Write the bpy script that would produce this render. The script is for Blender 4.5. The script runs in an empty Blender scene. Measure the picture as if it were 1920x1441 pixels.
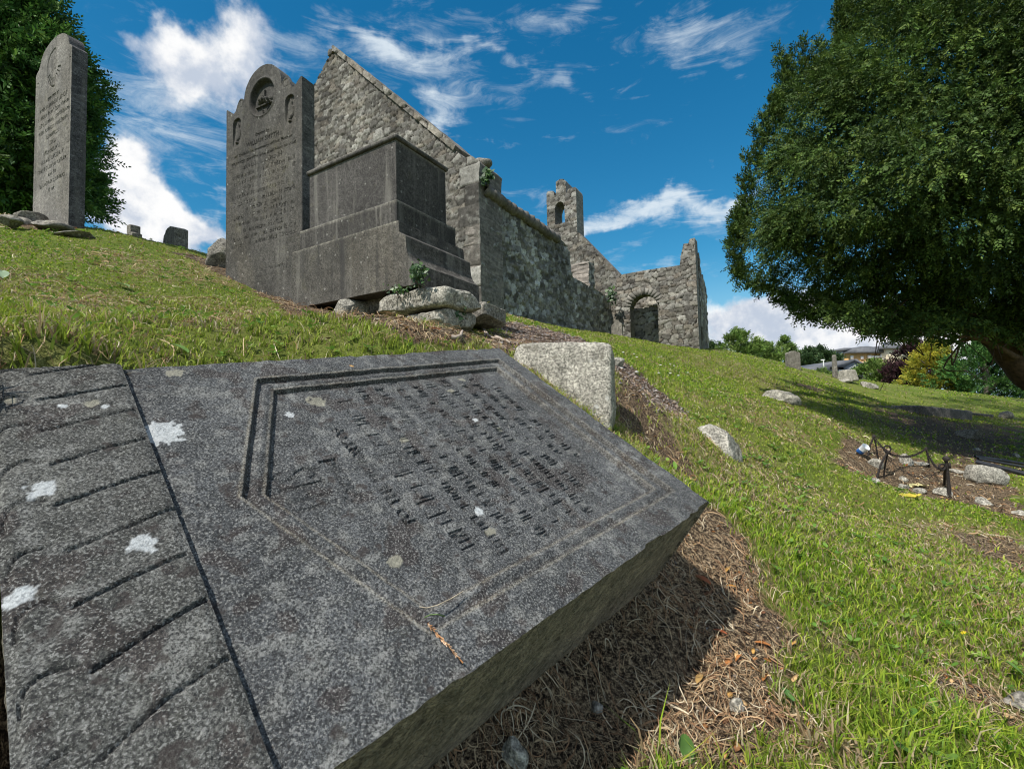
import bpy, bmesh, math, random
import numpy as np
from mathutils import Vector, Matrix
rng=np.random.default_rng(7); random.seed(7)
SC=bpy.context.scene; COL=SC.collection
# ------------------------------------------------------------------ camera frame
F=880.; TH=math.radians(2.6); PH=math.asin(-.022)
cf=np.array([0,math.cos(TH),math.sin(TH)]);_u=np.array([0,-math.sin(TH),math.cos(TH)]);_r=np.array([1.,0,0])
cr=_r*math.cos(PH)+_u*math.sin(PH); cu=_u*math.cos(PH)-_r*math.sin(PH)
def ray(px,py): return cf+cr*(px-960)/F+cu*(720.5-py)/F
def P(px,py,d): return ray(px,py)*d
def hit(px,py,O,N):
    R=ray(px,py); return R*((O@N)/(R@N))
# ------------------------------------------------------------------ helpers
def tag(o,label=None,cat=None,group=None,kind=None):
    if label: o['label']=label
    if cat: o['category']=cat
    if group: o['group']=group
    if kind: o['kind']=kind
    return o
def empty(name,loc,label=None,cat=None,group=None):
    o=bpy.data.objects.new(name,None); o.empty_display_size=.2; o.location=[float(v) for v in loc]; COL.objects.link(o)
    return tag(o,label,cat,group)
def mesh(name,V,faces,mat=None,parent=None,col=None,smooth=False,sharp=None,attrs=None,origin=None):
    """faces: list of int arrays (each Nx3 or Nx4)"""
    V=np.asarray(V,np.float32)
    if origin is not None: V=V-np.asarray(origin,np.float32)
    elif parent is not None: V=V-np.array(parent.location,np.float32)
    me=bpy.data.meshes.new(name)
    fs=[np.asarray(f,np.int32) for f in faces if len(f)]
    tot=sum(f.size for f in fs); nf=sum(len(f) for f in fs)
    me.vertices.add(len(V)); me.vertices.foreach_set('co',V.ravel())
    me.loops.add(tot); me.loops.foreach_set('vertex_index',np.concatenate([f.ravel() for f in fs]))
    me.polygons.add(nf)
    cnt=np.concatenate([np.full(len(f),f.shape[1],np.int32) for f in fs])
    st=np.concatenate([[0],np.cumsum(cnt)[:-1]]).astype(np.int32)
    me.polygons.foreach_set('loop_start',st)
    me.update(calc_edges=True)
    if smooth: me.polygons.foreach_set('use_smooth',np.ones(nf,bool))
    if col is not None:
        a=me.attributes.new('col','FLOAT_COLOR','POINT'); c=np.ones((len(V),4),np.float32); c[:,:3]=col
        a.data.foreach_set('color',c.ravel())
    if attrs:
        for k,v in attrs.items():
            a=me.attributes.new(k,'FLOAT','POINT'); a.data.foreach_set('value',np.asarray(v,np.float32).ravel())
    if sharp is not None: me.set_sharp_from_angle(angle=math.radians(sharp))
    if mat: me.materials.append(mat)
    me.validate()
    o=bpy.data.objects.new(name,me); COL.objects.link(o)
    if parent is not None: o.parent=parent
    if origin is not None: o.location=[float(v) for v in origin]
    return o
def _h(ix,iy,iz,seed):
    n=(ix.astype(np.int64)*374761393+iy.astype(np.int64)*668265263+iz.astype(np.int64)*2147483647+seed*1274126177)&0xffffffff
    n=((n^(n>>13))*1274126177)&0xffffffff
    n=((n^(n>>16))*2246822519)&0xffffffff
    return ((n^(n>>15))&0xffffff)/float(0xffffff)
def vnoise(p,seed=0):
    p=np.asarray(p,float); i=np.floor(p).astype(np.int64); f=p-i; f=f*f*(3-2*f)
    x,y,z=i[...,0],i[...,1],i[...,2]; r=0
    for dx in (0,1):
        wx=f[...,0] if dx else 1-f[...,0]
        for dy in (0,1):
            wy=f[...,1] if dy else 1-f[...,1]
            for dz in (0,1):
                wz=f[...,2] if dz else 1-f[...,2]
                r=r+wx*wy*wz*_h(x+dx,y+dy,z+dz,seed)
    return r
def fbm(p,oct=4,seed=0):
    s=0;a=.5;t=0
    for k in range(oct):
        s=s+a*vnoise(np.asarray(p)*2.03**k,seed+k*17); t+=a; a*=.5
    return s/t
def sstep(a,b,x):
    t=np.clip((x-a)/(b-a),0,1); return t*t*(3-2*t)
def v3(x,y,z=None):
    x=np.asarray(x,float); return np.stack([x,np.asarray(y,float)+0*x,(0*x if z is None else np.asarray(z,float)+0*x)],-1)
def inpoly(x,y,poly):
    poly=np.asarray(poly,float); r=np.zeros(np.shape(x),bool); n=len(poly)
    for i in range(n):
        x1,y1=poly[i]; x2,y2=poly[(i+1)%n]
        if y1==y2: continue
        c=((y1>y)!=(y2>y))&(x<(x2-x1)*(y-y1)/(y2-y1)+x1); r^=c
    return r
def segdist(x,y,poly,closed=True):
    poly=np.asarray(poly,float); n=len(poly); best=np.full(np.shape(x),1e9); bx=np.array(x,float); by=np.array(y,float)
    for i in range(n if closed else n-1):
        a=poly[i]; b=poly[(i+1)%n]; d=b-a; L=d@d
        if L==0: continue
        t=np.clip(((x-a[0])*d[0]+(y-a[1])*d[1])/L,0,1); qx=a[0]+t*d[0]; qy=a[1]+t*d[1]
        D=np.hypot(x-qx,y-qy); m=D<best; best=np.where(m,D,best); bx=np.where(m,qx,bx); by=np.where(m,qy,by)
    return best,bx,by
def sdpoly(x,y,poly):   # >0 inside
    d,_,_=segdist(x,y,poly); return np.where(inpoly(x,y,poly),d,-d)
def arc(cx,cy,r,a0,a1,n,ry=None):
    ry=r if ry is None else ry
    return [(cx+r*math.cos(math.radians(a0+(a1-a0)*i/n)),cy+ry*math.sin(math.radians(a0+(a1-a0)*i/n))) for i in range(n+1)]
# ------------------------------------------------------------------ shader helpers
class NT:
    def __init__(s,nt): s.t=nt; nt.nodes.clear()
    def n(s,ty,ins=None,**kw):
        nd=s.t.nodes.new(ty)
        for k,v in kw.items(): setattr(nd,k,v)
        for k,v in (ins or {}).items(): s.set(nd.inputs[k],v)
        return nd
    def set(s,sock,v):
        if isinstance(v,bpy.types.NodeSocket): s.t.links.new(v,sock)
        elif isinstance(v,bpy.types.Node): s.t.links.new(v.outputs[0],sock)
        else:
            if hasattr(sock.default_value,'__len__') and len(sock.default_value)==4 and hasattr(v,'__len__') and len(v)==3: v=(*v,1)
            sock.default_value=v
    def m(s,op,a,b=0.,c=None,clamp=False):
        nd=s.t.nodes.new('ShaderNodeMath'); nd.operation=op; nd.use_clamp=clamp
        s.set(nd.inputs[0],a); s.set(nd.inputs[1],b)
        if c is not None: s.set(nd.inputs[2],c)
        return nd.outputs[0]
    def dot(s,a,b):
        nd=s.t.nodes.new('ShaderNodeVectorMath'); nd.operation='DOT_PRODUCT'; s.set(nd.inputs[0],a); s.set(nd.inputs[1],b); return nd.outputs['Value']
    def vm(s,op,a,b):
        nd=s.t.nodes.new('ShaderNodeVectorMath'); nd.operation=op; s.set(nd.inputs[0],a)
        if op=='SCALE': s.set(nd.inputs['Scale'],b)
        else: s.set(nd.inputs[1],b)
        return nd.outputs[0]
    def noise(s,vec,scale,detail=4,rough=.6,out='Fac'):
        nd=s.n('ShaderNodeTexNoise',{'Vector':vec,'Scale':scale,'Detail':detail,'Roughness':rough}); return nd.outputs[out]
    def mr(s,v,a,b,c=0.,d=1.,smooth=True):
        nd=s.n('ShaderNodeMapRange',{'Value':v,'From Min':a,'From Max':b,'To Min':c,'To Max':d}); nd.clamp=True
        if smooth: nd.interpolation_type='SMOOTHSTEP'
        return nd.outputs[0]
    def mix(s,f,a,b,mode='MIX'):
        nd=s.t.nodes.new('ShaderNodeMix'); nd.data_type='RGBA'; nd.blend_type=mode
        s.set(nd.inputs[0],f); s.set(nd.inputs[6],a); s.set(nd.inputs[7],b); return nd.outputs[2]
def newmat(name):
    m=bpy.data.materials.new(name); m.use_nodes=True; return m,NT(m.node_tree)
def out(nt,sh,disp=None):
    o=nt.n('ShaderNodeOutputMaterial'); nt.set(o.inputs[0],sh)
def stone_mat(name,base=None,fleck=0.,speck=(.55,1.5),sscale=140,pale=(.5,.5,.47),palef=.5,dark=(.05,.045,.04),darkf=.5,bump=.4,bscale=90,rough=.9,stretch=None,mossy=0.,bigs=7.,fine=None,streak=0.):
    m,n=newmat(name); tc=n.n('ShaderNodeTexCoord').outputs['Object']; vec=tc
    if stretch: vec=n.n('ShaderNodeMapping',{'Vector':tc,'Scale':stretch}).outputs[0]
    if base is None: bc=n.n('ShaderNodeAttribute',attribute_name='col').outputs['Color']
    else: bc=n.n('ShaderNodeRGB'); bc.outputs[0].default_value=(*base,1); bc=bc.outputs[0]
    f1=n.noise(vec,sscale,3,.75); f2=n.noise(tc,bigs,5,.65); f3=n.noise(vec,sscale*.22,4,.7)
    s1=n.mr(f1,.34,.68,speck[0],speck[1]); s2=n.mr(f3,.3,.7,.72,1.3); s3=n.mr(f2,.3,.7,.75,1.25)
    k=n.m('MULTIPLY',n.m('MULTIPLY',s1,s2),s3)
    c=n.mix(1.,bc,n.n('ShaderNodeCombineColor',{0:k,1:k,2:k}).outputs[0],'MULTIPLY')
    if fleck:
        fl=n.noise(tc,fleck,2.5,.6); c=n.mix(n.m('MULTIPLY',n.mr(fl,.56,.62),.75),c,(.25,.25,.24,1)); c=n.mix(n.m('MULTIPLY',n.mr(fl,.44,.38),.8),c,(.018,.018,.02,1))
        fl2=n.noise(tc,fleck*.42,4,.7); c=n.mix(n.m('MULTIPLY',n.mr(fl2,.58,.66),.4),c,(.20,.20,.19,1)); c=n.mix(n.m('MULTIPLY',n.mr(fl2,.42,.34),.5),c,(.03,.03,.03,1))
    # pale lichen freckles, dark growth
    v=n.n('ShaderNodeTexVoronoi',{'Vector':tc,'Scale':sscale*.16,'Randomness':1.}); v.feature='F1'
    w=n.m('ADD',v.outputs['Distance'],n.m('MULTIPLY',n.noise(tc,sscale*.6,2,.6),.35))
    rnd=n.n('ShaderNodeSeparateColor',{0:v.outputs['Color']}).outputs[0]
    pm=n.m('MULTIPLY',n.mr(w,.28,.38,1.,0.),n.mr(rnd,.72,.8))
    pm=n.m('MULTIPLY',pm,palef)
    c=n.mix(pm,c,(*pale,1))
    dm=n.m('MULTIPLY',n.mr(n.noise(tc,sscale*.11,4,.55),.6,.68),darkf)
    c=n.mix(dm,c,(*dark,1))
    if streak:
        sv=n.n('ShaderNodeMapping',{'Vector':tc,'Scale':(14,14,.9)}).outputs[0]
        c=n.mix(n.m('MULTIPLY',n.mr(n.noise(sv,1.,4,.6),.5,.72),streak),c,(.20,.19,.17,1))
        sv2=n.n('ShaderNodeMapping',{'Vector':tc,'Scale':(9,9,.6),'Location':(3,1,7)}).outputs[0]
        c=n.mix(n.m('MULTIPLY',n.mr(n.noise(sv2,1.,4,.6),.52,.7),streak*1.3),c,(.035,.034,.034,1))
    if mossy:
        mm=n.m('MULTIPLY',n.mr(n.noise(tc,sscale*.07,5,.7),.56,.7),mossy)
        c=n.mix(mm,c,(.16,.15,.05,1))
    if fleck:
        la=n.n('ShaderNodeAttribute',attribute_name='lich').outputs['Fac']; q_=n.mr(n.noise(tc,fleck*.8,4,.7),.35,.62,.72,1.12)
        c=n.mix(la,c,n.mix(1.,bc,n.n('ShaderNodeCombineColor',{0:q_,1:q_,2:q_}).outputs[0],'MULTIPLY'))
    hb=n.m('ADD',n.m('MULTIPLY',f1,.35),n.noise(vec,bscale,5,.7))
    b=n.n('ShaderNodeBump',{'Strength':bump,'Distance':.006,'Height':hb})
    p=n.n('ShaderNodeBsdfPrincipled',{'Base Color':c,'Roughness':rough,'Normal':b.outputs[0]})
    p.inputs['Specular IOR Level'].default_value=.25
    out(n,p.outputs[0]); return m,n,p,c
def attr_mat(name,rough=.7,transl=0.,nscale=40,var=.3,spec=.3,tint=(1,1,1)):
    m,n=newmat(name); c=n.n('ShaderNodeAttribute',attribute_name='col').outputs['Color']
    tc=n.n('ShaderNodeTexCoord').outputs['Object']
    k=n.mr(n.noise(tc,nscale,3,.6),.3,.7,1-var,1+var)
    c=n.mix(1.,c,n.n('ShaderNodeCombineColor',{0:k,1:k,2:k}).outputs[0],'MULTIPLY')
    p=n.n('ShaderNodeBsdfPrincipled',{'Base Color':c,'Roughness':rough}); p.inputs['Specular IOR Level'].default_value=spec
    sh=p.outputs[0]
    if transl:
        t=n.n('ShaderNodeBsdfTranslucent',{'Color':c}); mx=n.n('ShaderNodeMixShader',{0:transl,1:sh,2:t.outputs[0]}); sh=mx.outputs[0]
    out(n,sh); return m
def plain(name,c,rough=.6,metal=0.,nscale=30,var=.25,bump=.15):
    m,n=newmat(name); tc=n.n('ShaderNodeTexCoord').outputs['Object']; f=n.noise(tc,nscale,5,.65)
    k=n.mr(f,.3,.7,1-var,1+var)
    cc=n.mix(1.,(*c,1),n.n('ShaderNodeCombineColor',{0:k,1:k,2:k}).outputs[0],'MULTIPLY')
    b=n.n('ShaderNodeBump',{'Strength':bump,'Distance':.01,'Height':f})
    p=n.n('ShaderNodeBsdfPrincipled',{'Base Color':cc,'Roughness':rough,'Metallic':metal,'Normal':b.outputs[0]}); out(n,p.outputs[0]); return m
# ------------------------------------------------------------------ fallen slab frame (needed by the terrain)
d1=ray(1810,602); d1/=np.linalg.norm(d1); v2=ray(-62,-80); v2/=np.linalg.norm(v2); sn=np.cross(d1,v2); sn/=np.linalg.norm(sn)
v2=np.cross(sn,d1); H0=.62
ST=hit(935,652,-sn*H0,sn)           # far right corner of the slab's top face
def slabP(a,b,n=0): return ST+d1*a-v2*b+sn*n
S_L=1.264; S_W=.876; S_T=.31
# ------------------------------------------------------------------ terrain
CT=[ # px,py,depth
(1000,1435,.80),(1500,1430,.93),(1900,1430,1.02),(1900,1150,1.8),(1600,1150,1.58),(1400,1020,1.72),(1340,965,1.82),(1270,880,2.35),
(1200,800,2.6),(1150,765,2.6),(1140,690,3.0),(1300,800,3.1),(960,640,3.5),(1050,630,5.0),(1100,655,4.8),(1150,685,4.2),(1200,735,3.6),
(940,592,5.6),(925,583,8.2),(1000,604,9.5),(1100,622,12.0),(1180,638,13.2),(1300,653,12.4),(1230,646,12.9),(1345,656,14.0),(1400,665,15.5),(1490,690,17),
(1550,708,18),(1600,717,19),(1700,742,20),(1800,760,20),(1920,768,21),(2100,790,21),(1240,690,6.0),(1330,720,6.2),(1400,700,9.0),(1400,770,4.9),(1500,760,6.5),(1460,743,7.6),(1600,762,8.6),(1720,768,12),(1825,780,11),(1800,800,8.5),
(1900,800,9.5),(1500,850,3.9),(1600,825,4.9),(1781,932,4.15),(1650,893,4.5),(1920,900,4.6),(1920,980,3.3),(1650,980,3.0),(1500,950,2.7),(1700,860,5.1),(1400,880,3.0),
(0,672,.75),(232,688,1.02),(500,674,1.36),(900,651,1.85),(0,600,1.25),(0,500,2.7),(0,432,4.6),(128,425,5.05),(60,412,5.5),(200,440,6.2),(300,466,6.4),(380,478,6.0),(430,508,4.8),(430,500,6.0),
(500,545,4.4),(570,572,3.75),(640,585,3.4),(800,622,3.05),(920,625,3.7),(300,600,1.85),(300,530,3.3),(600,625,2.35),(750,645,2.4),(860,640,2.7),(1350,1200,1.27),(1700,1280,1.27),
(2300,1000,4),(2300,800,12)]
ctl=[P(*c) for c in CT]
for a,b,n in [(-.1,.8,-.34),(-.5,.8,-.34),(-.9,.8,-.34),(-.5,.45,-.26),(-.1,.4,-.26),(-.95,.4,-.26),(-.1,.1,-.12),(-.5,.08,-.08),(-1.2,.8,-.33),(-1.5,.4,-.2),(-1.4,.0,-.05),(-1.5,.9,-.36),(.1,.45,-.3),(-.5,1.0,-.36),(-1.0,1.0,-.36)]:
    ctl.append(slabP(a,b,n))
ctl+= [np.array(v,float) for v in [(0,-3,-1.5),(4,-3,-1.9),(-4,-3,.2),(-8,2,2.6),(-9,8,3.0),(-5,10,2.6),(-1.5,12,2.1),(-10,14,2.7),(-20,20,2.0),(0,22,1.2),(4.5,19,1.5),(9,40,-1.0),(-30,5,2.2),
 (12,3,-1.7),(20,8,-2.4),(34,46,-3.6),(24,50,-3.),(50,70,-6),(0,60,-2.0),(-40,60,-1.),(70,50,-6),(40,90,-7),(-60,-40,0),(60,-40,-5),(0,-40,-4),(90,160,-9),(-90,160,-3),(22,36,-2.4),(-3,7.6,2.4),(9,24,.3),(14,27,-.6),(19,28,-1.2),(25,28,-2.2),(30,24,-2.6),(2,24,.9)]]
ctl=np.array(ctl)
def tpsk(r2): return np.where(r2>0,r2*np.log(r2+1e-12),0)
_W=np.array([1.,1.]); 
def _fit(C,lam=.004):
    n=len(C); X=C[:,:2]; D=((X[:,None]-X[None])**2).sum(-1); K=tpsk(D)+lam*np.eye(n)
    Pm=np.c_[np.ones(n),X]; A=np.zeros((n+3,n+3)); A[:n,:n]=K; A[:n,n:]=Pm; A[n:,:n]=Pm.T
    return np.linalg.solve(A,np.r_[C[:,2],0,0,0])
_w=_fit(ctl)
def tz0(x,y):
    x=np.asarray(x,float);y=np.asarray(y,float); sh=x.shape; x=x.ravel();y=y.ravel(); z=np.zeros(len(x))
    for s in range(0,len(x),20000):
        xs=x[s:s+20000];ys=y[s:s+20000]
        D=(xs[:,None]-ctl[None,:,0])**2+(ys[:,None]-ctl[None,:,1])**2
        z[s:s+20000]=tpsk(D)@_w[:-3]+_w[-3]+_w[-2]*xs+_w[-1]*ys
    return z.reshape(sh)
nxy=np.array([sn[0],sn[1]])/sn[2]
def slab_ab(x,y,off):
    O=ST+sn*off; z=O[2]-(nxy[0]*(x-O[0])+nxy[1]*(y-O[1]))
    X=v3(x,y,z)-O; return X@d1, -(X@v2), z
def tz(x,y):
    x=np.asarray(x,float);y=np.asarray(y,float)
    z=tz0(x,y); r=np.hypot(x,y)
    amp=np.clip(r/2.5,.25,1.)*np.clip(20/np.maximum(r,1e-3),.2,1)
    z=z+amp*(.05*(fbm(v3(x*.9,y*.9),3,3)-.5)+.035*(fbm(v3(x*5,y*5),3,5)-.5))+.012*(vnoise(v3(x*22,y*22),9)-.5)*np.clip(6/np.maximum(r,1e-3),0,1)
    # earth stays below the slab
    a,b,zt=slab_ab(x,y,0.); ins=sstep(-.03,.03,np.minimum(np.minimum(a+S_L,-a),np.minimum(b,S_W-b)))
    cap=zt-.07-.34*sstep(.0,.5,b)
    return np.where((ins>0)&(r<4),np.minimum(z,z*(1-ins)+np.minimum(z,cap)*ins),z)
def ground(px,py,d0=.5,d1_=60):
    """first point along the sight line that meets the ground"""
    R=ray(px,py); d=np.geomspace(d0,d1_,500); X=R[None]*d[:,None]; g=tz(X[:,0],X[:,1])-X[:,2]
    i=np.argmax(g>0)
    if g[i]<=0: return X[-1]
    if i==0: return X[0]
    t=-g[i-1]/(g[i]-g[i-1]); return X[i-1]*(1-t)+X[i]*t
def onz(x,y,dz=0): return np.array([x,y,float(tz(np.array([x]),np.array([y]))[0])+dz])
# ---- zones: (polygon in world xy, soil, straw)
def gpoly(pts,d0=.5): return np.array([ground(a,b,d0)[:2] for a,b in pts])
def abpoly(pts): return np.array([slabP(a,b,-.3)[:2] for a,b in pts])
ZN=[(np.vstack([abpoly([(-1.4,.5),(-.05,.2),(.08,.2)]),gpoly([(1345,960),(1420,1050),(1500,1150),(1560,1260),(1500,1330),(1430,1390),(1300,1438),(1100,1438)]),abpoly([(-1.3,1.1)])]),1.,1.,.12),
 (gpoly([(1150,700),(1180,705),(1230,760),(1240,800),(1320,880),(1335,930),(1290,900),(1200,830),(1145,790)]),.85,.5,.10),
 (gpoly([(935,600),(1010,612),(1090,635),(1150,668),(1215,715),(1290,770),(1290,790),(1230,775),(1140,700),(1040,650),(940,655)]),1.,.15,.12),
 (gpoly([(1565,832),(1650,838),(1720,862),(1800,868),(1905,905),(1915,975),(1850,955),(1760,935),(1690,915),(1640,897),(1580,880)]),.95,.8,.15),
 (gpoly([(1790,1000),(1918,1010),(1918,1065),(1840,1040)]),.85,.95,.15),
 (gpoly([(1640,765),(1760,785),(1918,800),(1918,890),(1800,865),(1700,820)]),.85,.4,.55),
 (gpoly([(1422,733),(1470,740),(1520,762),(1470,757)]),.9,.8,.12),
 (gpoly([(1480,716),(1520,722),(1560,738),(1520,732)]),.8,.7,.15),
 (gpoly([(1690,1230),(1760,1240),(1870,1310),(1880,1350),(1780,1310)]),.8,1.,.1),
 (gpoly([(540,640),(640,628),(720,640),(660,655)]),.7,.6,.1),
 (gpoly([(480,545),(560,560),(640,585),(700,592),(800,620),(930,612),(960,650),(880,648),(780,640),(640,605),(540,580)]),.95,.8,.08),
 (gpoly([(330,474),(400,484),(470,535),(430,520)]),1.,.5,.12),
 (gpoly([(5,408),(80,412),(175,430),(120,433),(10,420)]),.9,.6,.2),
 (gpoly([(60,560),(200,555),(260,600),(120,600)]),.3,.7,.12),(gpoly([(380,590),(480,600),(440,625),(350,610)]),.35,.7,.1),
 (gpoly([(1700,980),(1760,970),(1800,990),(1740,1000)]),.4,.9,.15),(gpoly([(1500,1180),(1560,1170),(1600,1230),(1540,1250)]),.5,.9,.12),(gpoly([(1440,1330),(1560,1350),(1640,1435),(1480,1435)]),.45,.9,.14),
 (gpoly([(1230,640),(1330,662),(1430,690),(1360,690)]),.1,.35,.5),(gpoly([(1560,760),(1640,770),(1700,800),(1600,790)]),.55,.3,.4),
 (gpoly([(1500,790),(1600,800),(1640,825),(1540,815)]),.15,.4,.3)]
def zones(x,y):
    nz=fbm(v3(x*4,y*4),4,21)-.5; nb=fbm(v3(x*1.1,y*1.1),3,31); nf=fbm(v3(x*14,y*14),3,41)-.5
    soil=np.zeros(np.shape(x)); straw=.1+.5*sstep(.48,.68,nb)
    for i,(pl,so,stw,w) in enumerate(ZN):
        c=pl.mean(0); R=np.abs(pl-c).max()+w*3; m=(np.abs(x-c[0])<R)&(np.abs(y-c[1])<R)
        if not m.any(): continue
        sd=sdpoly(x[m],y[m],pl)+nz[m]*w*2.2+nf[m]*w*1.2; k=sstep(-w*.6,w*.6,sd)
        soil[m]=np.maximum(soil[m],so*k); straw[m]=np.maximum(straw[m],stw*k)
    return soil,straw
def build_terrain():
    N=620; t=np.linspace(-1,1,N); k=6.6
    g=np.sinh(t*k)/np.sinh(k)
    xs=g*190+ .6; ys=g*190+1.6
    X,Y=np.meshgrid(xs,ys); Z=tz(X,Y); V=np.stack([X,Y,Z],-1).reshape(-1,3)
    I=np.arange(N*N).reshape(N,N); Q=np.stack([I[:-1,:-1],I[:-1,1:],I[1:,1:],I[1:,:-1]],-1).reshape(-1,4)
    soil,straw=zones(V[:,0],V[:,1])
    m,n=newmat('turf_and_earth'); tc=n.n('ShaderNodeTexCoord').outputs['Object']
    so=n.n('ShaderNodeAttribute',attribute_name='soil').outputs['Fac']; sw=n.n('ShaderNodeAttribute',attribute_name='straw').outputs['Fac']
    f0=n.noise(tc,320,3,.7); f1=n.m('ADD',n.m('MULTIPLY',n.noise(tc,90,5,.75),.6),n.m('MULTIPLY',f0,.4)); f2=n.noise(tc,12,5,.7); f3=n.noise(tc,1.6,5,.6)
    g1=n.mix(n.mr(f2,.35,.65),(.075,.115,.016,1),(.135,.175,.03,1)); g1=n.mix(n.mr(f3,.42,.62),g1,(.15,.17,.04,1))
    st=n.mix(n.mr(f1,.35,.65),(.13,.085,.045,1),(.42,.32,.2,1))
    e=n.mix(n.mr(f1,.4,.68),(.028,.02,.015,1),(.15,.10,.07,1)); e=n.mix(n.m('MULTIPLY',n.mr(f2,.45,.65),.5),e,(.17,.12,.08,1))
    c=n.mix(n.m('MULTIPLY',n.mr(n.m('ADD',sw,n.m('MULTIPLY',n.m('SUBTRACT',f2,.5),.9)),.3,1.),.75),g1,st)
    c=n.mix(n.mr(n.m('ADD',so,n.m('MULTIPLY',n.m('SUBTRACT',f1,.5),.8)),.35,.75),c,n.mix(n.m('MULTIPLY',sw,n.mr(f1,.45,.6)),e,st))
    k=n.mr(f1,.38,.62,.55,1.45); c=n.mix(1.,c,n.n('ShaderNodeCombineColor',{0:k,1:k,2:k}).outputs[0],'MULTIPLY')
    b=n.n('ShaderNodeBump',{'Strength':.9,'Distance':.02,'Height':n.m('ADD',f1,f2)})
    p=n.n('ShaderNodeBsdfPrincipled',{'Base Color':c,'Roughness':.95,'Normal':b.outputs[0]}); p.inputs['Specular IOR Level'].default_value=.1
    out(n,p.outputs[0])
    o=mesh('ground',V,[Q],m,smooth=True,attrs={'soil':soil,'straw':straw}); tag(o,kind='structure')
build_terrain()
# ------------------------------------------------------------------ plates (walls, gravestones)
def plate(name,polys,res,O,S,T,thick,disp=None,colf=None,mat=None,parent=None,nseg=2,smooth=False,sharp=None,sidecol=None,siderough=0.,backdisp=False,snap=True,taper=0.,origin=None,extra=None):
    """polys[0] outline, rest holes, in (s,t). S,T unit axes; outward normal = S x T"""
    O=np.asarray(O,float);S=np.asarray(S,float);T=np.asarray(T,float); Nn=np.cross(S,T)
    al=np.vstack([np.asarray(p,float) for p in polys[:1]]); lo=al.min(0); hi=al.max(0)
    nx=max(2,int(round((hi[0]-lo[0])/res)))+1; ny=max(2,int(round((hi[1]-lo[1])/res)))+1
    xs=np.linspace(lo[0],hi[0],nx); ys=np.linspace(lo[1],hi[1],ny); GX,GY=np.meshgrid(xs,ys)
    cx=(xs[1:]+xs[:-1])/2; cy=(ys[1:]+ys[:-1])/2; CX,CY=np.meshgrid(cx,cy)
    ins=inpoly(CX,CY,polys[0])
    for h in polys[1:]: ins&=~inpoly(CX,CY,h)
    I=np.arange(nx*ny).reshape(ny,nx)
    pad=np.zeros((ny+1,nx+1),bool); pad[1:-1,1:-1]=ins
    cnt=pad[:-1,:-1].astype(int)+pad[1:,:-1]+pad[:-1,1:]+pad[1:,1:]
    used=cnt>0; bd=(cnt>0)&(cnt<4)
    if snap:
        bx=GX[bd];by=GY[bd]; D=np.full(bx.shape,1e9); sx=bx.copy(); sy=by.copy()
        for pl in polys:
            d,qx,qy=segdist(bx,by,pl); m=d<D; D=np.where(m,d,D); sx=np.where(m,qx,sx); sy=np.where(m,qy,sy)
        GX=GX.copy();GY=GY.copy(); ok=D<res*1.5
        tx=np.where(ok,sx,bx);ty=np.where(ok,sy,by); GX[bd]=tx;GY[bd]=ty
    remap=-np.ones(nx*ny,int); ui=I[used]; remap[ui]=np.arange(len(ui))
    s=GX[used];t=GY[used]
    Q=np.stack([I[:-1,:-1],I[:-1,1:],I[1:,1:],I[1:,:-1]],-1)[ins]; Q=remap[Q]
    dz=disp(s,t) if disp else np.zeros(len(s)); cl=colf(s,t) if colf else None
    nV=len(s)
    front=O+s[:,None]*S+t[:,None]*T+dz[:,None]*Nn
    bz=-thick-(disp(s+31.7,t+5.3)*1. if (disp and backdisp) else 0)
    ctr=(lo+hi)/2
    back=O+(ctr[0]+(s-ctr[0])*(1-taper))[:,None]*S+(ctr[1]+(t-ctr[1])*(1-taper))[:,None]*T+(bz*np.ones(nV))[:,None]*Nn
    # boundary directed edges: those used once
    E=np.vstack([Q[:,[0,1]],Q[:,[1,2]],Q[:,[2,3]],Q[:,[3,0]]]); key=E[:,0].astype(np.int64)*nV+E[:,1]; rk=E[:,1].astype(np.int64)*nV+E[:,0]
    B=E[~np.isin(key,rk)]
    bv=np.unique(B); bidx=-np.ones(nV,int); bidx[bv]=np.arange(len(bv))
    Vs=[front,back]; layers=[]
    off=2*nV
    # own side vertices (so that normals stay crisp)
    for k in range(nseg+1):
        f=k/nseg; X=front[bv]*(1-f)+back[bv]*f
        if siderough and 0<k<nseg:
            X=X+(fbm(X*22,3,5)-.5)[:,None]*siderough*np.array([1,1,1])*1.0+(fbm(X*6,2,6)-.5)[:,None]*siderough
        Vs.append(X); layers.append(off+np.arange(len(bv))); off+=len(bv)
    sides=[]
    for k in range(nseg):
        a=layers[k];b=layers[k+1]; i0=bidx[B[:,0]];i1=bidx[B[:,1]]
        sides.append(np.stack([a[i1],a[i0],b[i0],b[i1]],-1))
    V=np.vstack(Vs); cc=None
    if cl is not None:
        cb=colf(s+31.7,t+5.3) if backdisp else cl
        sc=cl[bv] if sidecol is None else None
        cs=[cl,cb]
        for k in range(nseg+1): cs.append(sc if sc is not None else np.tile(np.array(sidecol),(len(bv),1))*(.45+.5*fbm(Vs[2+k]*9,3,8)+.6*sstep(.3,.7,fbm(Vs[2+k]*70,3,18)))[:,None])
        cc=np.vstack(cs)
    at=None
    if extra:
        at={}
        for k_,fn in extra.items():
            e=fn(s,t); at[k_]=np.concatenate([e,e*0]+[np.zeros(len(bv))]*(nseg+1))
    return mesh(name,V,[Q,Q[:,::-1]+nV]+sides,mat,parent,col=cc,smooth=smooth,sharp=sharp,attrs=at,origin=origin)
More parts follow.
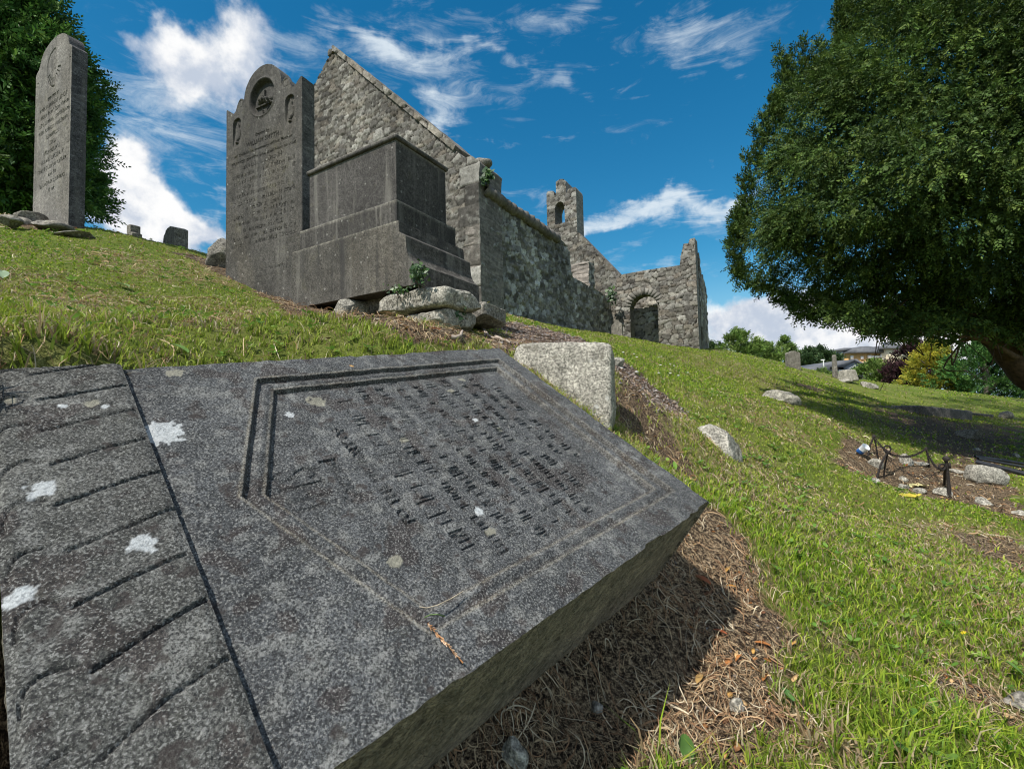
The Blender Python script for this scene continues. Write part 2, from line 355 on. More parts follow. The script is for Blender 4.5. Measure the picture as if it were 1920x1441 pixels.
# ------------------------------------------------------------------ rubble masonry
def rubble(seed,w=.27,h=.16,depth=.035,quoin=(),pal=None,mort=(.052,.045,.037),tone=1.,qw=.42,rough=.010):
    pal=np.array(pal if pal is not None else [(.23,.215,.185),(.16,.15,.13),(.29,.275,.24),(.20,.175,.145),(.38,.365,.33),(.12,.112,.10),(.22,.20,.175),(.26,.235,.195),(.18,.17,.155)])
    def cells(s,t):
        n=v3(s*2.3,t*2.3,0*s+seed); ws=s+.13*(vnoise(n,seed)-.5)+.04*(vnoise(v3(s*9,t*9),seed+4)-.5); wt=t+.10*(vnoise(n+9,seed+1)-.5)+.035*(vnoise(v3(s*8+3,t*8),seed+6)-.5)
        gx=ws/w; gy=wt/h; iy=np.floor(gy).astype(int); best=np.full(s.shape,9.);sec=np.full(s.shape,9.);bid=np.zeros(s.shape)
        for dy in (-1,0,1):
            ry=iy+dy; shift=_h(ry,ry*0+3,ry*0,seed)*.9; fx=gx+shift; ix=np.floor(fx).astype(int)
            for dx in (-2,-1,0,1,2):
                rx=ix+dx; jx=_h(rx,ry,rx*0,seed+11); jy=_h(rx,ry,rx*0,seed+12); big=_h(rx,ry,rx*0,seed+15)
                D=(np.abs(fx-(rx+.14+.72*jx))**2.6+np.abs(gy-(ry+.26+.48*jy))**2.6*1.3)**(1/2.6)-.34*(big-.5)
                cid=_h(rx,ry,rx*0,seed+13); m=D<best
                sec=np.where(m,best,np.minimum(sec,D)); bid=np.where(m,cid,bid); best=np.where(m,D,best)
        e=(sec-best)
        for (x0,dirn) in quoin:   # big dressed corner blocks
            q=(s-x0)*dirn; hr=.36; r=np.floor(t/hr+.3*0).astype(int); L=np.where(r%2==0,qw,qw*.62)+.12*(_h(r,r*0,r*0,seed+40)-.5)+.03*(vnoise(v3(s*9,t*9),seed+44)-.5)
            inq=q<L; ed=np.minimum(np.minimum(t/hr-np.floor(t/hr),1-(t/hr-np.floor(t/hr)))*hr,np.where(inq,L-q,q-L))
            e=np.where(inq,np.minimum(ed/.1,1.)+.0,np.minimum(e,np.abs(q-L)/.1)); bid=np.where(inq,_h(r,r*0+5,r*0,seed+41)*.35+.45,bid)
        return e,bid
    def disp(s,t):
        e,b=cells(s,t); k=sstep(.03,.10,e)
        return depth*k*(.45+.8*((b*7.31)%1))+ rough*2*(fbm(v3(s*11,t*11,0*s+seed),4,seed)-.5)*(.5+k)
    def colf(s,t):
        e,b=cells(s,t); k=sstep(.04,.085,e)[:,None]; i=np.minimum((b*len(pal)).astype(int),len(pal)-1)
        c=pal[i]*(.75+.75*((b*13.7)%1))[:,None]
        li=sstep(.60,.68,fbm(v3(s*11,t*11,0*s+seed+2),4,seed+50))[:,None]*.45
        c=c*(1-li)+np.array([.50,.49,.44])*li
        c=c*(.85+.3*fbm(v3(s*16,t*16,0*s+seed),3,seed+60))[:,None]*(.8+.4*fbm(v3(s*.8,t*.8,0*s+seed),3,seed+61))[:,None]
        return (c*k+np.array(mort)*(1-k))*tone
    return disp,colf
MW,_,_,_=stone_mat('rubble_masonry',None,speck=(.7,1.3),sscale=60,pale=(.50,.49,.45),palef=.35,dark=(.06,.055,.045),darkf=.12,bump=.5,bscale=30,mossy=.0,bigs=.8)
def axes(yaw):
    y=math.radians(yaw); return np.array([-math.sin(y),math.cos(y),0]),np.array([math.cos(y),math.sin(y),0])
UP=np.array([0,0,1.])
def wallplate(name,pl,res,O,A,thick,fn,parent,**k):
    # front faces -B ; s measured along A to the left => use S=-A so that S x T = -B
    ps=[[( -s,t) for s,t in p] for p in pl]
    d,c=fn; return plate(name,ps,res,O,-A,UP,thick,disp=d,colf=c,mat=MW,parent=parent,**k)
A,B=axes(59)
CC=P(902,575,8.)
def build_church():
    ch=empty('church_ruin',CC+np.array([0,0,-.5]),'roofless grey rubble stone church with bellcote and arched porch wall on the hilltop','church')
    # near gable
    g=[(-.02,-.9),(-.02,2.30),(-.05,2.50),(.12,2.66),(.30,2.68),(.55,2.95),(1.6,4.0),(2.7,5.08),(3.5,5.88),(3.70,6.09),(3.86,6.02),(4.37,5.60),(5.6,4.42),(7.3,2.72),(7.52,2.62),(7.55,-.9)]
    wallplate('gable_wall',[g],.021,CC,A,.68,rubble(3,w=.185,h=.105,depth=.026,quoin=[(.0,-1)],tone=.58),ch,nseg=5,siderough=.05,sidecol=(.2,.18,.16),backdisp=True)
    # raking coping stones on the gable
    wallplate('gable_coping',[[(.50,2.86),(.44,2.93),(.9,3.41),(1.2,3.68),(2.0,4.50),(2.9,5.38),(3.52,5.98),(3.70,6.16),(3.84,6.10),(3.92,6.0),(3.7,6.03),(3.52,5.85)]],.03,CC-B*.03,A,.74,rubble(9,w=.45,h=.4,depth=.03,tone=.8,rough=.02),ch,nseg=5,siderough=.03,sidecol=(.19,.17,.15))
    # kneeler block
    bx=rockmesh((.26,.36,.2),91,.02,4); place(bx,'kneeler_stone',CC+A*.1-B*(-.25)+UP*2.62,59,MROCKD,ch)
    # side wall: faces -A, runs along B. plate S=B, T=UP -> normal = B x UP
    w=[(0.0,-.9),(0,2.05),(3.05,2.02),(3.1,2.14),(3.5,2.13),(3.82,2.0),(3.9,1.42),(5.02,1.40),(5.04,2.08),(5.38,2.10),(5.40,1.42),(6.3,1.40),(6.62,1.5),(6.62,-1.2)]
    fn=rubble(17,w=.17,h=.115,depth=.026,quoin=[(0,1)],qw=.22,tone=.8,rough=.03,pal=[(.27,.265,.25),(.17,.165,.15),(.36,.36,.34),(.2,.19,.165),(.46,.46,.43),(.13,.125,.11),(.3,.29,.26),(.23,.215,.18)],mort=(.17,.16,.14))
    d,c=fn
    plate('side_wall',[w],.022,CC+A*.02,B,UP,.62,disp=d,colf=c,mat=MW,parent=ch,nseg=4,siderough=.05,sidecol=(.24,.215,.19),backdisp=True)
    # heavy eaves coping, rounded
    cp=[]
    V=[];Q=[];n=90;m=9
    for i in range(n+1):
        b=.12+3.0*i/n
        for j in range(m):
            an=math.radians(-100+280*j/(m-1)); rr=.15+.02*math.sin(i*.9)+.05*(vnoise(np.array([b*3.,j*.7,1.]),4)-.5)
            V.append(CC+B*b-A*(.02+.10*math.cos(an)*rr/.13)+A*.02+UP*(2.09+rr*.72*math.sin(an)+.0))
    V=np.array(V)+ (fbm(np.array(V)*9,3,2)-.5)[:,None]*.035
    Q=[[i*m+j,(i+1)*m+j,(i+1)*m+j+1,i*m+j+1] for i in range(n) for j in range(m-1)]+[[i*m+m-1,(i+1)*m+m-1,(i+1)*m,i*m] for i in range(n)]
    colr=np.tile([.17,.155,.14],(len(V),1))*(.7+.6*fbm(V*7,3,3))[:,None]
    mesh('eaves_coping',V,[np.array(Q),np.array([[j,j+1,j+2,j+3] for j in (0,3,5)])],MW,ch,col=colr,smooth=True)
    # far gable with bellcote
    W=CC+B*11.3
    g2=[(-.1,-1.5),(-.1,1.62),(.1,1.75),(1.4,3.42),(2.88,5.2),(4.28,5.2),(5.7,3.5),(7.2,1.7),(7.4,1.6),(7.4,-1.5)]
    wallplate('west_gable',[g2],.045,W,A,.7,rubble(23,w=.24,h=.15,depth=.035,tone=.58),ch,nseg=4,siderough=.05,sidecol=(.17,.155,.14))
    bc=[(2.90,5.21),(2.90,7.20),(2.93,7.33),(3.25,7.33),(3.30,7.25),(3.31,7.18),(3.36,7.18),(3.36,7.70),(3.45,7.80),(3.62,7.84),(3.80,7.78),(3.82,7.2),(3.9,7.2),(3.94,7.42),(4.22,7.46),(4.27,7.36),(4.27,5.21)]
    ho=[(3.44,5.95),(3.44,6.62)]+[(3.665+.225*math.cos(math.radians(a)),6.62+.24*math.sin(math.radians(a))) for a in range(150,20,-20)][::-1][:0]+[(3.50,6.80),(3.60,6.88),(3.72,6.88),(3.83,6.80),(3.89,6.62),(3.89,5.95)]
    wallplate('bellcote',[bc,ho],.04,W+B*.02,A,.72,rubble(29,w=.30,h=.17,depth=.04,tone=.62),ch,nseg=4,siderough=.04,sidecol=(.17,.16,.145))
    wallplate('west_gable_coping',[[(.02,1.72),(-.05,1.86),(1.32,3.56),(2.86,5.42),(2.89,5.2),(1.42,3.42)]],.04,W-B*.03,A,.76,rubble(31,w=.6,h=.6,depth=.01,tone=.6),ch,nseg=3,sidecol=(.14,.13,.12))
    # porch wall with arch, projecting outwards (s negative)
    W=CC+B*6.6
    pw=[(-.02,-.9),(-.02,2.0),(-1.0,2.02),(-2.0,2.0),(-2.06,2.34),(-2.12,2.56),(-2.24,2.55),(-2.28,2.66),(-2.41,2.67),(-2.42,-1.1)]
    ah=[(-.60,-.8),(-.60,.98)]+[(-.99+.39*math.cos(math.radians(a)),.98+.37*math.sin(math.radians(a))) for a in range(20,180,20)]+[(-1.38,.98),(-1.38,-.8)]
    wallplate('porch_wall',[pw,ah],.022,W,A,.34,rubble(37,w=.21,h=.12,depth=.030,tone=.62),ch,nseg=3,siderough=.04,sidecol=(.22,.2,.18),backdisp=True)
    # arch ring stones
    V=[];Q=[]
    rs=[]
    for k in range(13):
        a0=math.radians(8+k*12.7);a1=math.radians(8+(k+1)*12.7-1.6)
        for (rr,aa) in ((.375,a0),(.375,a1),(.56+.05*random.random(),a1),(.56+.05*random.random(),a0)):
            s_=-.99+rr*math.cos(aa); t_=.98+rr*.95*math.sin(aa)
            V.append(W+A*s_+UP*t_-B*.032); 
        for (rr,aa) in ((.375,a0),(.375,a1),(.57,a1),(.57,a0)):
            s_=-.99+rr*math.cos(aa); t_=.98+rr*.95*math.sin(aa); V.append(W+A*s_+UP*t_+B*.3)
        o=k*8; Q+=[[o,o+1,o+2,o+3],[o,o+4,o+5,o+1],[o+1,o+5,o+6,o+2],[o+2,o+6,o+7,o+3],[o+3,o+7,o+4,o]]
    V=np.array(V); cl=np.repeat(np.array([[.17,.16,.14]])*rng.uniform(.6,1.2,(13,1)),8,0)
    mesh('arch_ring',V,[np.array(Q)],MW,ch,col=cl)
    wallplate('niche_back_wall',[[(-.02,-1),(-.02,1.7),(-2.38,1.7),(-2.38,-1.1)]],.035,W+B*1.0,A,.3,rubble(43,w=.28,h=.17,depth=.045,tone=.95),ch,nseg=2)
    plate('porch_side_wall',[[(.34,-1.1),(.34,2.4),(.7,1.75),(.9,1.9),(1.5,1.6),(1.5,-1.1)]],.04,W-A*2.41,B,UP,.45,disp=rubble(47,tone=1.)[0],colf=rubble(47,tone=1.)[1],mat=MW,parent=ch,nseg=3,sidecol=(.2,.18,.16),siderough=.04)
    return ch
# ------------------------------------------------------------------ rocks
_ico={}
def ico(n):
    if n not in _ico:
        bm=bmesh.new(); bmesh.ops.create_icosphere(bm,subdivisions=n,radius=1.); V=np.array([v.co[:] for v in bm.verts]); Fc=np.array([[v.index for v in f.verts] for f in bm.faces]); bm.free(); _ico[n]=(V,Fc)
    return _ico[n]
def rockmesh(size,seed,rough=.06,sub=5,box=.0,cuts=10,pw=6.):
    V,Fc=ico(sub); r=np.random.default_rng(seed); V=V.copy()
    if box>0:   # rounded block
        k=(np.abs(V)**pw).sum(1)**(-1/pw); V=V*k[:,None]
        if pw<10:
            for _ in range(9):
                d=r.normal(size=3); d/=np.linalg.norm(d); h=r.uniform(.98,1.25); q=V@d; V=np.where((q>h)[:,None],V-d*(q-h)[:,None],V)
    else:
        for _ in range(cuts):
            d=r.normal(size=3); d/=np.linalg.norm(d); h=r.uniform(.55,.9); q=V@d; V=np.where((q>h)[:,None],V-d*(q-h)[:,None],V)
    V=V*np.array(size)/2*(1. if box>0 else 1.15)
    nrm=V/np.linalg.norm(V,axis=1)[:,None]; sc=max(size)
    o=seed*3.7
    V=V+nrm*((fbm(V/sc*3+o,3,seed)-.5)*rough*2*sc+(fbm(V/sc*11+o,3,seed+1)-.5)*rough*.7*sc+(fbm(V/sc*34+o,2,seed+2)-.5)*rough*.28*sc)[:,None]
    return V,Fc
def rotm(yaw=0,pitch=0,roll=0): return np.array(Matrix.Rotation(math.radians(yaw),3,'Z')@Matrix.Rotation(math.radians(pitch),3,'X')@Matrix.Rotation(math.radians(roll),3,'Y'))
def place(vf,name,loc,yaw,mat,parent=None,pitch=0,roll=0,col=None,label=None,cat=None,group=None,smooth=True):
    V,Fc=vf; V=V@rotm(yaw,pitch,roll).T+np.asarray(loc,float)
    c=None
    if col is not None: c=np.tile(np.array(col),(len(V),1))*(.75+.5*fbm(V*14,4,2))[:,None]
    o=mesh(name,V,[Fc],mat,parent,col=c,smooth=smooth,origin=None if parent is not None else loc)
    return tag(o,label,cat,group)
MROCKP,_,_,_=stone_mat('pale_granite',(.33,.31,.265),speck=(.35,1.45),sscale=95,pale=(.62,.61,.57),palef=.5,dark=(.10,.09,.07),darkf=.75,bump=.9,bscale=45,bigs=9)
MROCKD,_,_,_=stone_mat('weathered_grey_rock',(.20,.185,.16),speck=(.4,1.5),sscale=70,pale=(.5,.5,.46),palef=.6,dark=(.06,.055,.05),darkf=.6,bump=.8,bscale=40,mossy=.3)
build_church()
#@@PART2
# ------------------------------------------------------------------ engraving canvas
class Ink:
    def __init__(s,w,h,r=.001): s.r=r; s.a=np.zeros((int(h/r)+2,int(w/r)+2),np.float32)
    def tri(s,T):
        for t in T:
            lo=np.floor(t.min(0)/s.r).astype(int); hi=np.ceil(t.max(0)/s.r).astype(int)
            lo=np.maximum(lo,0); hi=np.minimum(hi,[s.a.shape[1]-1,s.a.shape[0]-1])
            if (hi<=lo).any(): continue
            x,y=np.meshgrid((np.arange(lo[0],hi[0])+.5)*s.r,(np.arange(lo[1],hi[1])+.5)*s.r)
            def e(a,b): return (b[0]-a[0])*(y-a[1])-(b[1]-a[1])*(x-a[0])
            e0,e1,e2=e(t[0],t[1]),e(t[1],t[2]),e(t[2],t[0])
            m=((e0>=0)&(e1>=0)&(e2>=0))|((e0<=0)&(e1<=0)&(e2<=0))
            s.a[lo[1]:hi[1],lo[0]:hi[0]][m]=1
    def text(s,txt,x,y,size,ux=(1,0),width=None,sq=1.):
        cu_=bpy.data.curves.new('t','FONT'); cu_.body=txt; cu_.size=size; cu_.align_x='CENTER'; cu_.resolution_u=2; cu_.offset=size*.022
        ob=bpy.data.objects.new('t',cu_); COL.objects.link(ob); me=ob.evaluated_get(bpy.context.evaluated_depsgraph_get()).to_mesh()
        me.calc_loop_triangles(); V=np.array([v.co[:2] for v in me.vertices]); T=np.array([t.vertices[:] for t in me.loop_triangles])
        bpy.data.objects.remove(ob); bpy.data.curves.remove(cu_)
        if not len(V): return
        if width: k=width/(V[:,0].max()-V[:,0].min()); V[:,0]*=k
        ux=np.array(ux,float); uy=np.array([-ux[1],ux[0]])
        W=np.array([x,y])+V[:,:1]*ux+V[:,1:]*uy*sq; s.tri(W[T])
    def line(s,pts,w,val=1.):
        pts=np.array(pts,float); lo=np.maximum(((pts.min(0)-w)/s.r).astype(int),0); hi=np.minimum(((pts.max(0)+w)/s.r).astype(int)+1,[s.a.shape[1],s.a.shape[0]])
        if (hi<=lo).any(): return
        x,y=np.meshgrid((np.arange(lo[0],hi[0])+.5)*s.r,(np.arange(lo[1],hi[1])+.5)*s.r)
        D,_,_=segdist(x,y,pts,False); q=s.a[lo[1]:hi[1],lo[0]:hi[0]]; np.maximum(q,val*(D<w/2),out=q)
    def worn(s,x0,x1,y,h,ux=(1,0),seed=0,keep=.8,w=.0035):
        """a line of lettering worn past reading: letter strokes of uneven height"""
        r=np.random.default_rng(seed); ux=np.array(ux,float); uy=np.array([-ux[1],ux[0]]); x=0; o=np.array([x0[0],x0[1]]) if hasattr(x0,'__len__') else np.array([x0,y]); L=x1
        while x<L:
            lw=h*r.uniform(.35,.7)
            if r.random()<.12: x+=lw*.8; continue
            if r.random()<keep:
                k=r.integers(0,5); hh=h*(1 if r.random()<.3 else .7); Z=lambda a,b:o+ux*(x+a*lw)+uy*(b*hh)
                if k in(0,1,3): s.line([Z(.1,0),Z(.1,1)],w)
                if k in(0,2,4): s.line([Z(.8,0),Z(.8,1 if k else .8)],w)
                if k in(1,2): s.line([Z(.1,.95),Z(.8,.9)],w*.8)
                if k in(2,3): s.line([Z(.1,.05),Z(.8,.05)],w*.8)
                if k==4: s.line([Z(.1,0),Z(.45,1),Z(.8,0)],w)
            x+=lw*1.15
    def blur(s,n=1):
        a=s.a
        for _ in range(n):
            p=np.pad(a,1,mode='edge'); a=(p[:-2,1:-1]+p[2:,1:-1]+p[1:-1,:-2]+p[1:-1,2:]+2*p[1:-1,1:-1])/6
        s.a=a
    def __call__(s,x,y):
        i=np.clip((y/s.r-.5),0,s.a.shape[0]-1.001); j=np.clip((x/s.r-.5),0,s.a.shape[1]-1.001); i0=i.astype(int);j0=j.astype(int);fi=i-i0;fj=j-j0; a=s.a
        return a[i0,j0]*(1-fi)*(1-fj)+a[i0+1,j0]*fi*(1-fj)+a[i0,j0+1]*(1-fi)*fj+a[i0+1,j0+1]*fi*fj
def smooth_path(pts,n=24):
    pts=np.array(pts,float); m=len(pts); t=np.linspace(0,m-1,n); i=np.clip(t.astype(int),0,m-2); f=(t-i)[:,None]
    g=lambda k:pts[np.clip(k,0,m-1)]
    p0,p1,p2,p3=g(i-1),g(i),g(i+1),g(i+2)
    return .5*((2*p1)+(-p0+p2)*f+(2*p0-5*p1+4*p2-p3)*f**2+(-p0+3*p1-3*p2+p3)*f**3)
def rbox(size,r,n=40):
    """rounded box, points crowded towards the edges"""
    h=np.array(size)/2; V=[];Fc=[];o=0
    def ax(L):
        k=int(max(6,min(n,2*L/.02))); t=np.linspace(-1,1,k); core=np.linspace(-L+r,L-r,k); return np.concatenate([-L+np.linspace(0,r,4)[:-1],core,L-r+np.linspace(0,r,4)[1:]])
    for a in range(3):
        b,c=(a+1)%3,(a+2)%3
        U=ax(h[b]);W=ax(h[c]); X,Y=np.meshgrid(U,W); nn=X.size; I=np.arange(nn).reshape(X.shape)
        for sg in (-1,1):
            Pq=np.zeros((nn,3)); Pq[:,a]=sg*h[a]; Pq[:,b]=X.ravel(); Pq[:,c]=Y.ravel(); V.append(Pq)
            q=np.stack([I[:-1,:-1],I[:-1,1:],I[1:,1:],I[1:,:-1]],-1).reshape(-1,4); Fc.append((q if sg>0 else q[:,::-1])+o); o+=nn
    V=np.vstack(V); c=np.clip(V,-h+r,h-r); d=V-c; L=np.linalg.norm(d,axis=1)[:,None]; V=np.where(L>1e-9,c+d/np.maximum(L,1e-9)*np.minimum(L,r),V)
    return V,np.vstack(Fc)
# ------------------------------------------------------------------ fallen gravestone
MSLAB,_,_,_=stone_mat('lichened_granite_slab',None,fleck=310,speck=(.45,1.6),sscale=260,pale=(.30,.30,.29),palef=.35,dark=(.035,.028,.026),darkf=.75,bump=.8,bscale=150,bigs=6,mossy=.03)
MSIDE,_,_,_=stone_mat('slab_side',None,speck=(.3,1.8),sscale=200,pale=(.4,.38,.34),palef=.5,dark=(.05,.045,.035),darkf=.5,bump=.9,bscale=120)
SO=.016
def build_slab():
    root=empty('fallen_gravestone',slabP(-.6,.45,-S_T),'large dark fallen gravestone lying tilted in the foreground, with sunk lettered panel and fluted strip','gravestone')
    # coordinates used here: x = -(b) direction v2 (letters' reading direction), y = -d1 (letters' up)
    # s = a , t = -b
    LO=-1.10
    panel=[(-.848,.082),(-.066,.076),(-.100,.800),(-.851,.800),(-.990,.440)]
    panel=[(-.850,.078),(-.068,.078),(-.068,.798),(-.850,.798),(-.990,.438)]
    ink=Ink(1.3,.9,.001)      # canvas x=a+1.264, y=b
    ux=(0,-1)  # reading direction: -b ; up must be -a : rotate(+90) of (0,-1) is (1,0) -> mirror handled below
    # canvas with x'=(W-b), y'=-a so that text is ordinary, then sampled with those coordinates
    ink=Ink(.9,1.3,.001)
    cx=S_W-.438

    def gl(pts,w=.009): ink.line([(cx-.055+x*.11,.845+y*.075) for x,y in pts],w)
    gl([(.05,0),(.05,1)]);gl([(0,0),(.1,0)],.005);gl([(0,1),(.1,1)],.005);gl([(.27,0),(.27,1)]);gl([(.58,0),(.58,1)]);gl([(.27,.5),(.58,.5)],.006);gl([(.2,0),(.34,0)],.005);gl([(.2,1),(.34,1)],.005);gl([(.51,0),(.65,0)],.005);gl([(.51,1),(.65,1)],.005)
    gl([(1.0,.85),(.92,1),(.80,.95),(.77,.75),(.85,.58),(.96,.42),(1.0,.22),(.92,.02),(.8,.02),(.74,.18)],.008)
    ink.text('Sacred',cx,.795,.05); ink.text('TO THE MEMORY OF',cx,.735,.034)
    rows=[(.665,.045,.50,1.),(.61,.03,.58,.9),(.555,.032,.60,.9),(.50,.03,.60,.75),(.445,.03,.56,.8),(.39,.034,.58,.85),(.335,.03,.60,.7),(.285,.03,.55,.7),(.235,.028,.56,.6),(.185,.028,.5,.5)]
    for i,(y,h,L,k) in enumerate(rows): ink.worn((cx-L/2,y),L,0,h,seed=70+i,keep=min(1,k+.15),w=.0030)
    ink.blur(1)
    def disp(s,t):
        a=s; b=-t; sd=sdpoly(a,b,panel)
        w=.002*(fbm(v3(a*60,b*60),2,4)-.5)
        step=.011*sstep(0,.005,sd+w)+.0105*sstep(.036,.041,sd+w)
        # moulding lip between the steps
        step-=.004*np.exp(-((sd-.022)/.007)**2)
        worn_=fbm(v3(a*7,b*7),3,9)
        l=ink(S_W-b,-a)*(.65+.7*sstep(.35,.6,worn_))
        return -step-.0042*l+.0045*(fbm(v3(a*45,b*45),3,1)-.5)+.003*(fbm(v3(a*5,b*5),2,6)-.5)
    spots=[(305,812,.034,0),(548,762,.011,0),(762,810,.013,1),(597,738,.021,1),(895,774,.010,0),(905,942,.012,0),(942,792,.010,1),(870,700,.01,1),(660,686,.006,2),(745,1035,.012,1),(925,980,.012,1),(330,700,.016,1),(850,720,.012,1)]
    spab=[]
    for px,py,r,k in spots:
        X=hit(px,py,-sn*H0,sn)-ST; spab.append((X@d1,-(X@v2),r,k))
    sp2=[]
    for px,py,r,k in [(270,1018,.018,0),(82,915,.017,0),(36,1117,.016,0),(170,757,.012,1),(198,762,.006,0),(120,760,.008,0),(15,750,.012,1)]:
        O=slabP(0,0,SO); X=hit(px,py,O,sn)-ST; sp2.append((X@d1,-(X@v2),r,k))
    SC_=[(.44,.46,.47),(.24,.23,.185),(.55,.30,.08)]
    def colf(sp,warm):
        def f(s,t):
            a=s;b=-t; n1=fbm(v3(a*9,b*9),4,12); n2=fbm(v3(a*38,b*38),4,14); n3=fbm(v3(a*20,b*20),3,77)
            c=np.array([.066,.069,.072])*(1-warm)+np.array([.085,.083,.070])*warm
            c=np.tile(c,(len(a),1))*(.7+.6*n1)[:,None]
            pl=(sstep(.52,.72,n2)*.5)[:,None]; c=c*(1-pl)+np.array([.19,.19,.18])*pl
            dk=(sstep(.61,.67,n3)*.7)[:,None]; c=c*(1-dk)+np.array([.040,.032,.030])*dk
            for (x,y,r,k) in sp:
                D=np.hypot(a-x,b-y)/r+ 1.5*(fbm(v3(a*110,b*110),4,int(r*999))-.5); m=sstep(1.0,.86,D)[:,None]*.95
                c=c*(1-m)+np.array(SC_[k])*(.82+.4*n2)[:,None]*m
            return c
        return f
    def lich(sp):
        def f(s,t):
            m0=np.zeros(len(s))
            for (x,y,r,k) in sp:
                D=np.hypot(s-x,-t-y)/r+ 1.5*(fbm(v3(s*110,-t*110),4,int(r*999))-.5); m0=np.maximum(m0,sstep(1.0,.86,D))
            return m0
        return f
    cf1=colf(spab,.0)
    def cfm(s,t):
        c=cf1(s,t); l=ink(S_W+t,-s)
        sd=sdpoly(s,-t,panel); gr=np.exp(-((sd-.004)/.005)**2)+np.exp(-((sd-.038)/.005)**2); gr=(gr*(.35+.9*fbm(v3(s*30,t*30),3,4)))[:,None]; c=c*(1-.45*np.clip(gr,0,1))+np.array([.10,.075,.05])*.35*np.clip(gr,0,1)  # brown dirt plus painted shade along the panel's recess edges
        pa=np.exp(-((sd+.003)/.003)**2)+.8*np.exp(-((sd-.033)/.003)**2); pa=(np.clip(pa,0,1)*(.15+.8*fbm(v3(s*50,t*50),3,8)))[:,None]*.7; c=c*(1-pa)+np.array([.30,.27,.21])*pa  # pale line on the panel arrises, sunlit edge painted into the colour
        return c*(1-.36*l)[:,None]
    O=ST
    pl=[[(LO,0),(0,0),(0,-S_W),(LO,-S_W)]]
    Bv=slabP(-.03,.845,0)
    def edge(p0,p1,seed):
        p0=np.array(p0);p1=np.array(p1); L=np.linalg.norm(p1-p0); n_=int(L/.006); t=np.linspace(0,1,n_,endpoint=False); d=(p1-p0)/L; q=np.array([-d[1],d[0]])
        o=.0035*(fbm(v3(t*L*40,0*t+seed),3,seed)-.35)+.005*sstep(.66,.8,fbm(v3(t*L*14,0*t+seed),2,seed+5)); return [tuple(p0+d*tt*L+q*oo) for tt,oo in zip(t,o)]
    R4=[(LO,0),(0,0),(0,-S_W),(LO,-S_W)]
    outl=edge(R4[3],R4[2],1)+edge(R4[2],R4[1],2)+edge(R4[1],R4[0],3)+[R4[0]]
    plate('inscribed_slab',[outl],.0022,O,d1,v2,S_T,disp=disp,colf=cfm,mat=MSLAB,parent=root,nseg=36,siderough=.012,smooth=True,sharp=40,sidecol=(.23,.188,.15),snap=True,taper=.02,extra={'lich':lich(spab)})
    # fluted strip, standing 20 mm proud
    L0=float((hit(18,1440,slabP(0,0,SO),sn)-ST)@d1); L1=float((hit(370,1057,slabP(0,0,SO),sn)-ST)@d1)
    ink2=Ink(.25,1.0,.001)  # x=a-L0, y=b+.05
    bounds=[-.125,-.035,.058,.150,.243,.334,.429,.518,.607,.701,.795,.9]
    def qpx(pts):
        o=[]
        for x,y in pts:
            X=hit(x,y,slabP(0,0,SO),sn)-ST; o.append((X@d1-L0,-(X@v2)+.15))
        return o
    FL=[([(220,677),(60,700)],[(55,695),(20,692),(0,697),(-20,706)]),([(235,720),(72,749)],[(68,745),(40,741),(0,750),(-18,764)]),([(255,765),(80,806)],[(60,795),(30,797),(0,806),(-14,822)]),
        ([(272,820),(180,843),(95,871)],[(80,867),(50,862),(20,873),(3,893),(-2,912)]),([(300,880),(200,912),(105,946)],[(87,937),(50,937),(20,952),(9,973),(5,1000)]),
        ([(328,948),(230,990),(127,1032)],[(97,1027),(57,1032),(27,1047),(17,1070),(16,1090)]),([(350,1035),(240,1083),(137,1137)],[(110,1127),(67,1130),(37,1157),(27,1187),(28,1205)]),
        ([(388,1120),(285,1180),(173,1257)],[(143,1250),(93,1257),(50,1287),(40,1320),(42,1345)]),([(430,1227),(310,1310),(193,1417)],[(167,1402),(117,1410),(83,1440),(70,1480)])]
    for i,(l,c_) in enumerate(FL):
        ink2.line(qpx(l),.0042,.8+.2*math.sin(i*2)); 
        cc_=np.array([[x,y,0.] for x,y in qpx(c_)]); ink2.line(smooth_path(cc_,14)[:,:2],.0034,.7)
    ink2.blur(3)
    def disp2(s,t):
        a=s;b=-t; l=ink2(a-L0,b+.15); ed=np.minimum(a-L0,L1-a)
        return -.009*l*(.6+.6*fbm(v3(a*20,b*20),2,3))-.004*sstep(.012,0,ed)+.0045*(fbm(v3(a*45,b*45),3,1)-.5)+.004*(fbm(v3(a*5,b*5),2,6)-.5)
    cf2=colf(sp2,.55)
    def cfm2(s,t):
        c=cf2(s,t); return c*(1-.45*np.clip(ink2(s-L0,-t+.15),0,1))[:,None]
    plate('fluted_strip',[[(L0,0),(L1,0),(L1,-S_W-.01),(L0,-S_W-.01)]],.003,slabP(0,0,SO),d1,v2,S_T-.01,disp=disp2,colf=cfm2,mat=MSLAB,parent=root,nseg=14,siderough=.014,smooth=True,sharp=40,sidecol=(.16,.14,.105),extra={'lich':lich(sp2)})
    # dead twig with needles and two grass stems lying on the slab
    def onslab(px,py,h=.003): return hit(px,py,ST+sn*h-ST+ST,sn)+0*sn
    V=[];Fq=[];cl=[]
    def ribbon(pts,w,c):
        pts=np.array(pts)
        for i in range(len(pts)-1):
            d=pts[i+1]-pts[i]; sd=np.cross(d,sn); sd/=np.linalg.norm(sd)+1e-9; k=len(V)
            for p,ww in ((pts[i],w),(pts[i+1],w*.8)):
                V.append(p-sd*ww);V.append(p+sd*ww);V.append(p+sn*ww*1.4)
            Fq.extend([[k,k+3,k+5,k+2],[k+2,k+5,k+4,k+1],[k,k+1,k+4,k+3]]); cl.extend([c]*6)
    R=random.Random(4)
    def qs(px,py,h=.004): return hit(px,py,slabP(0,0,h),sn)
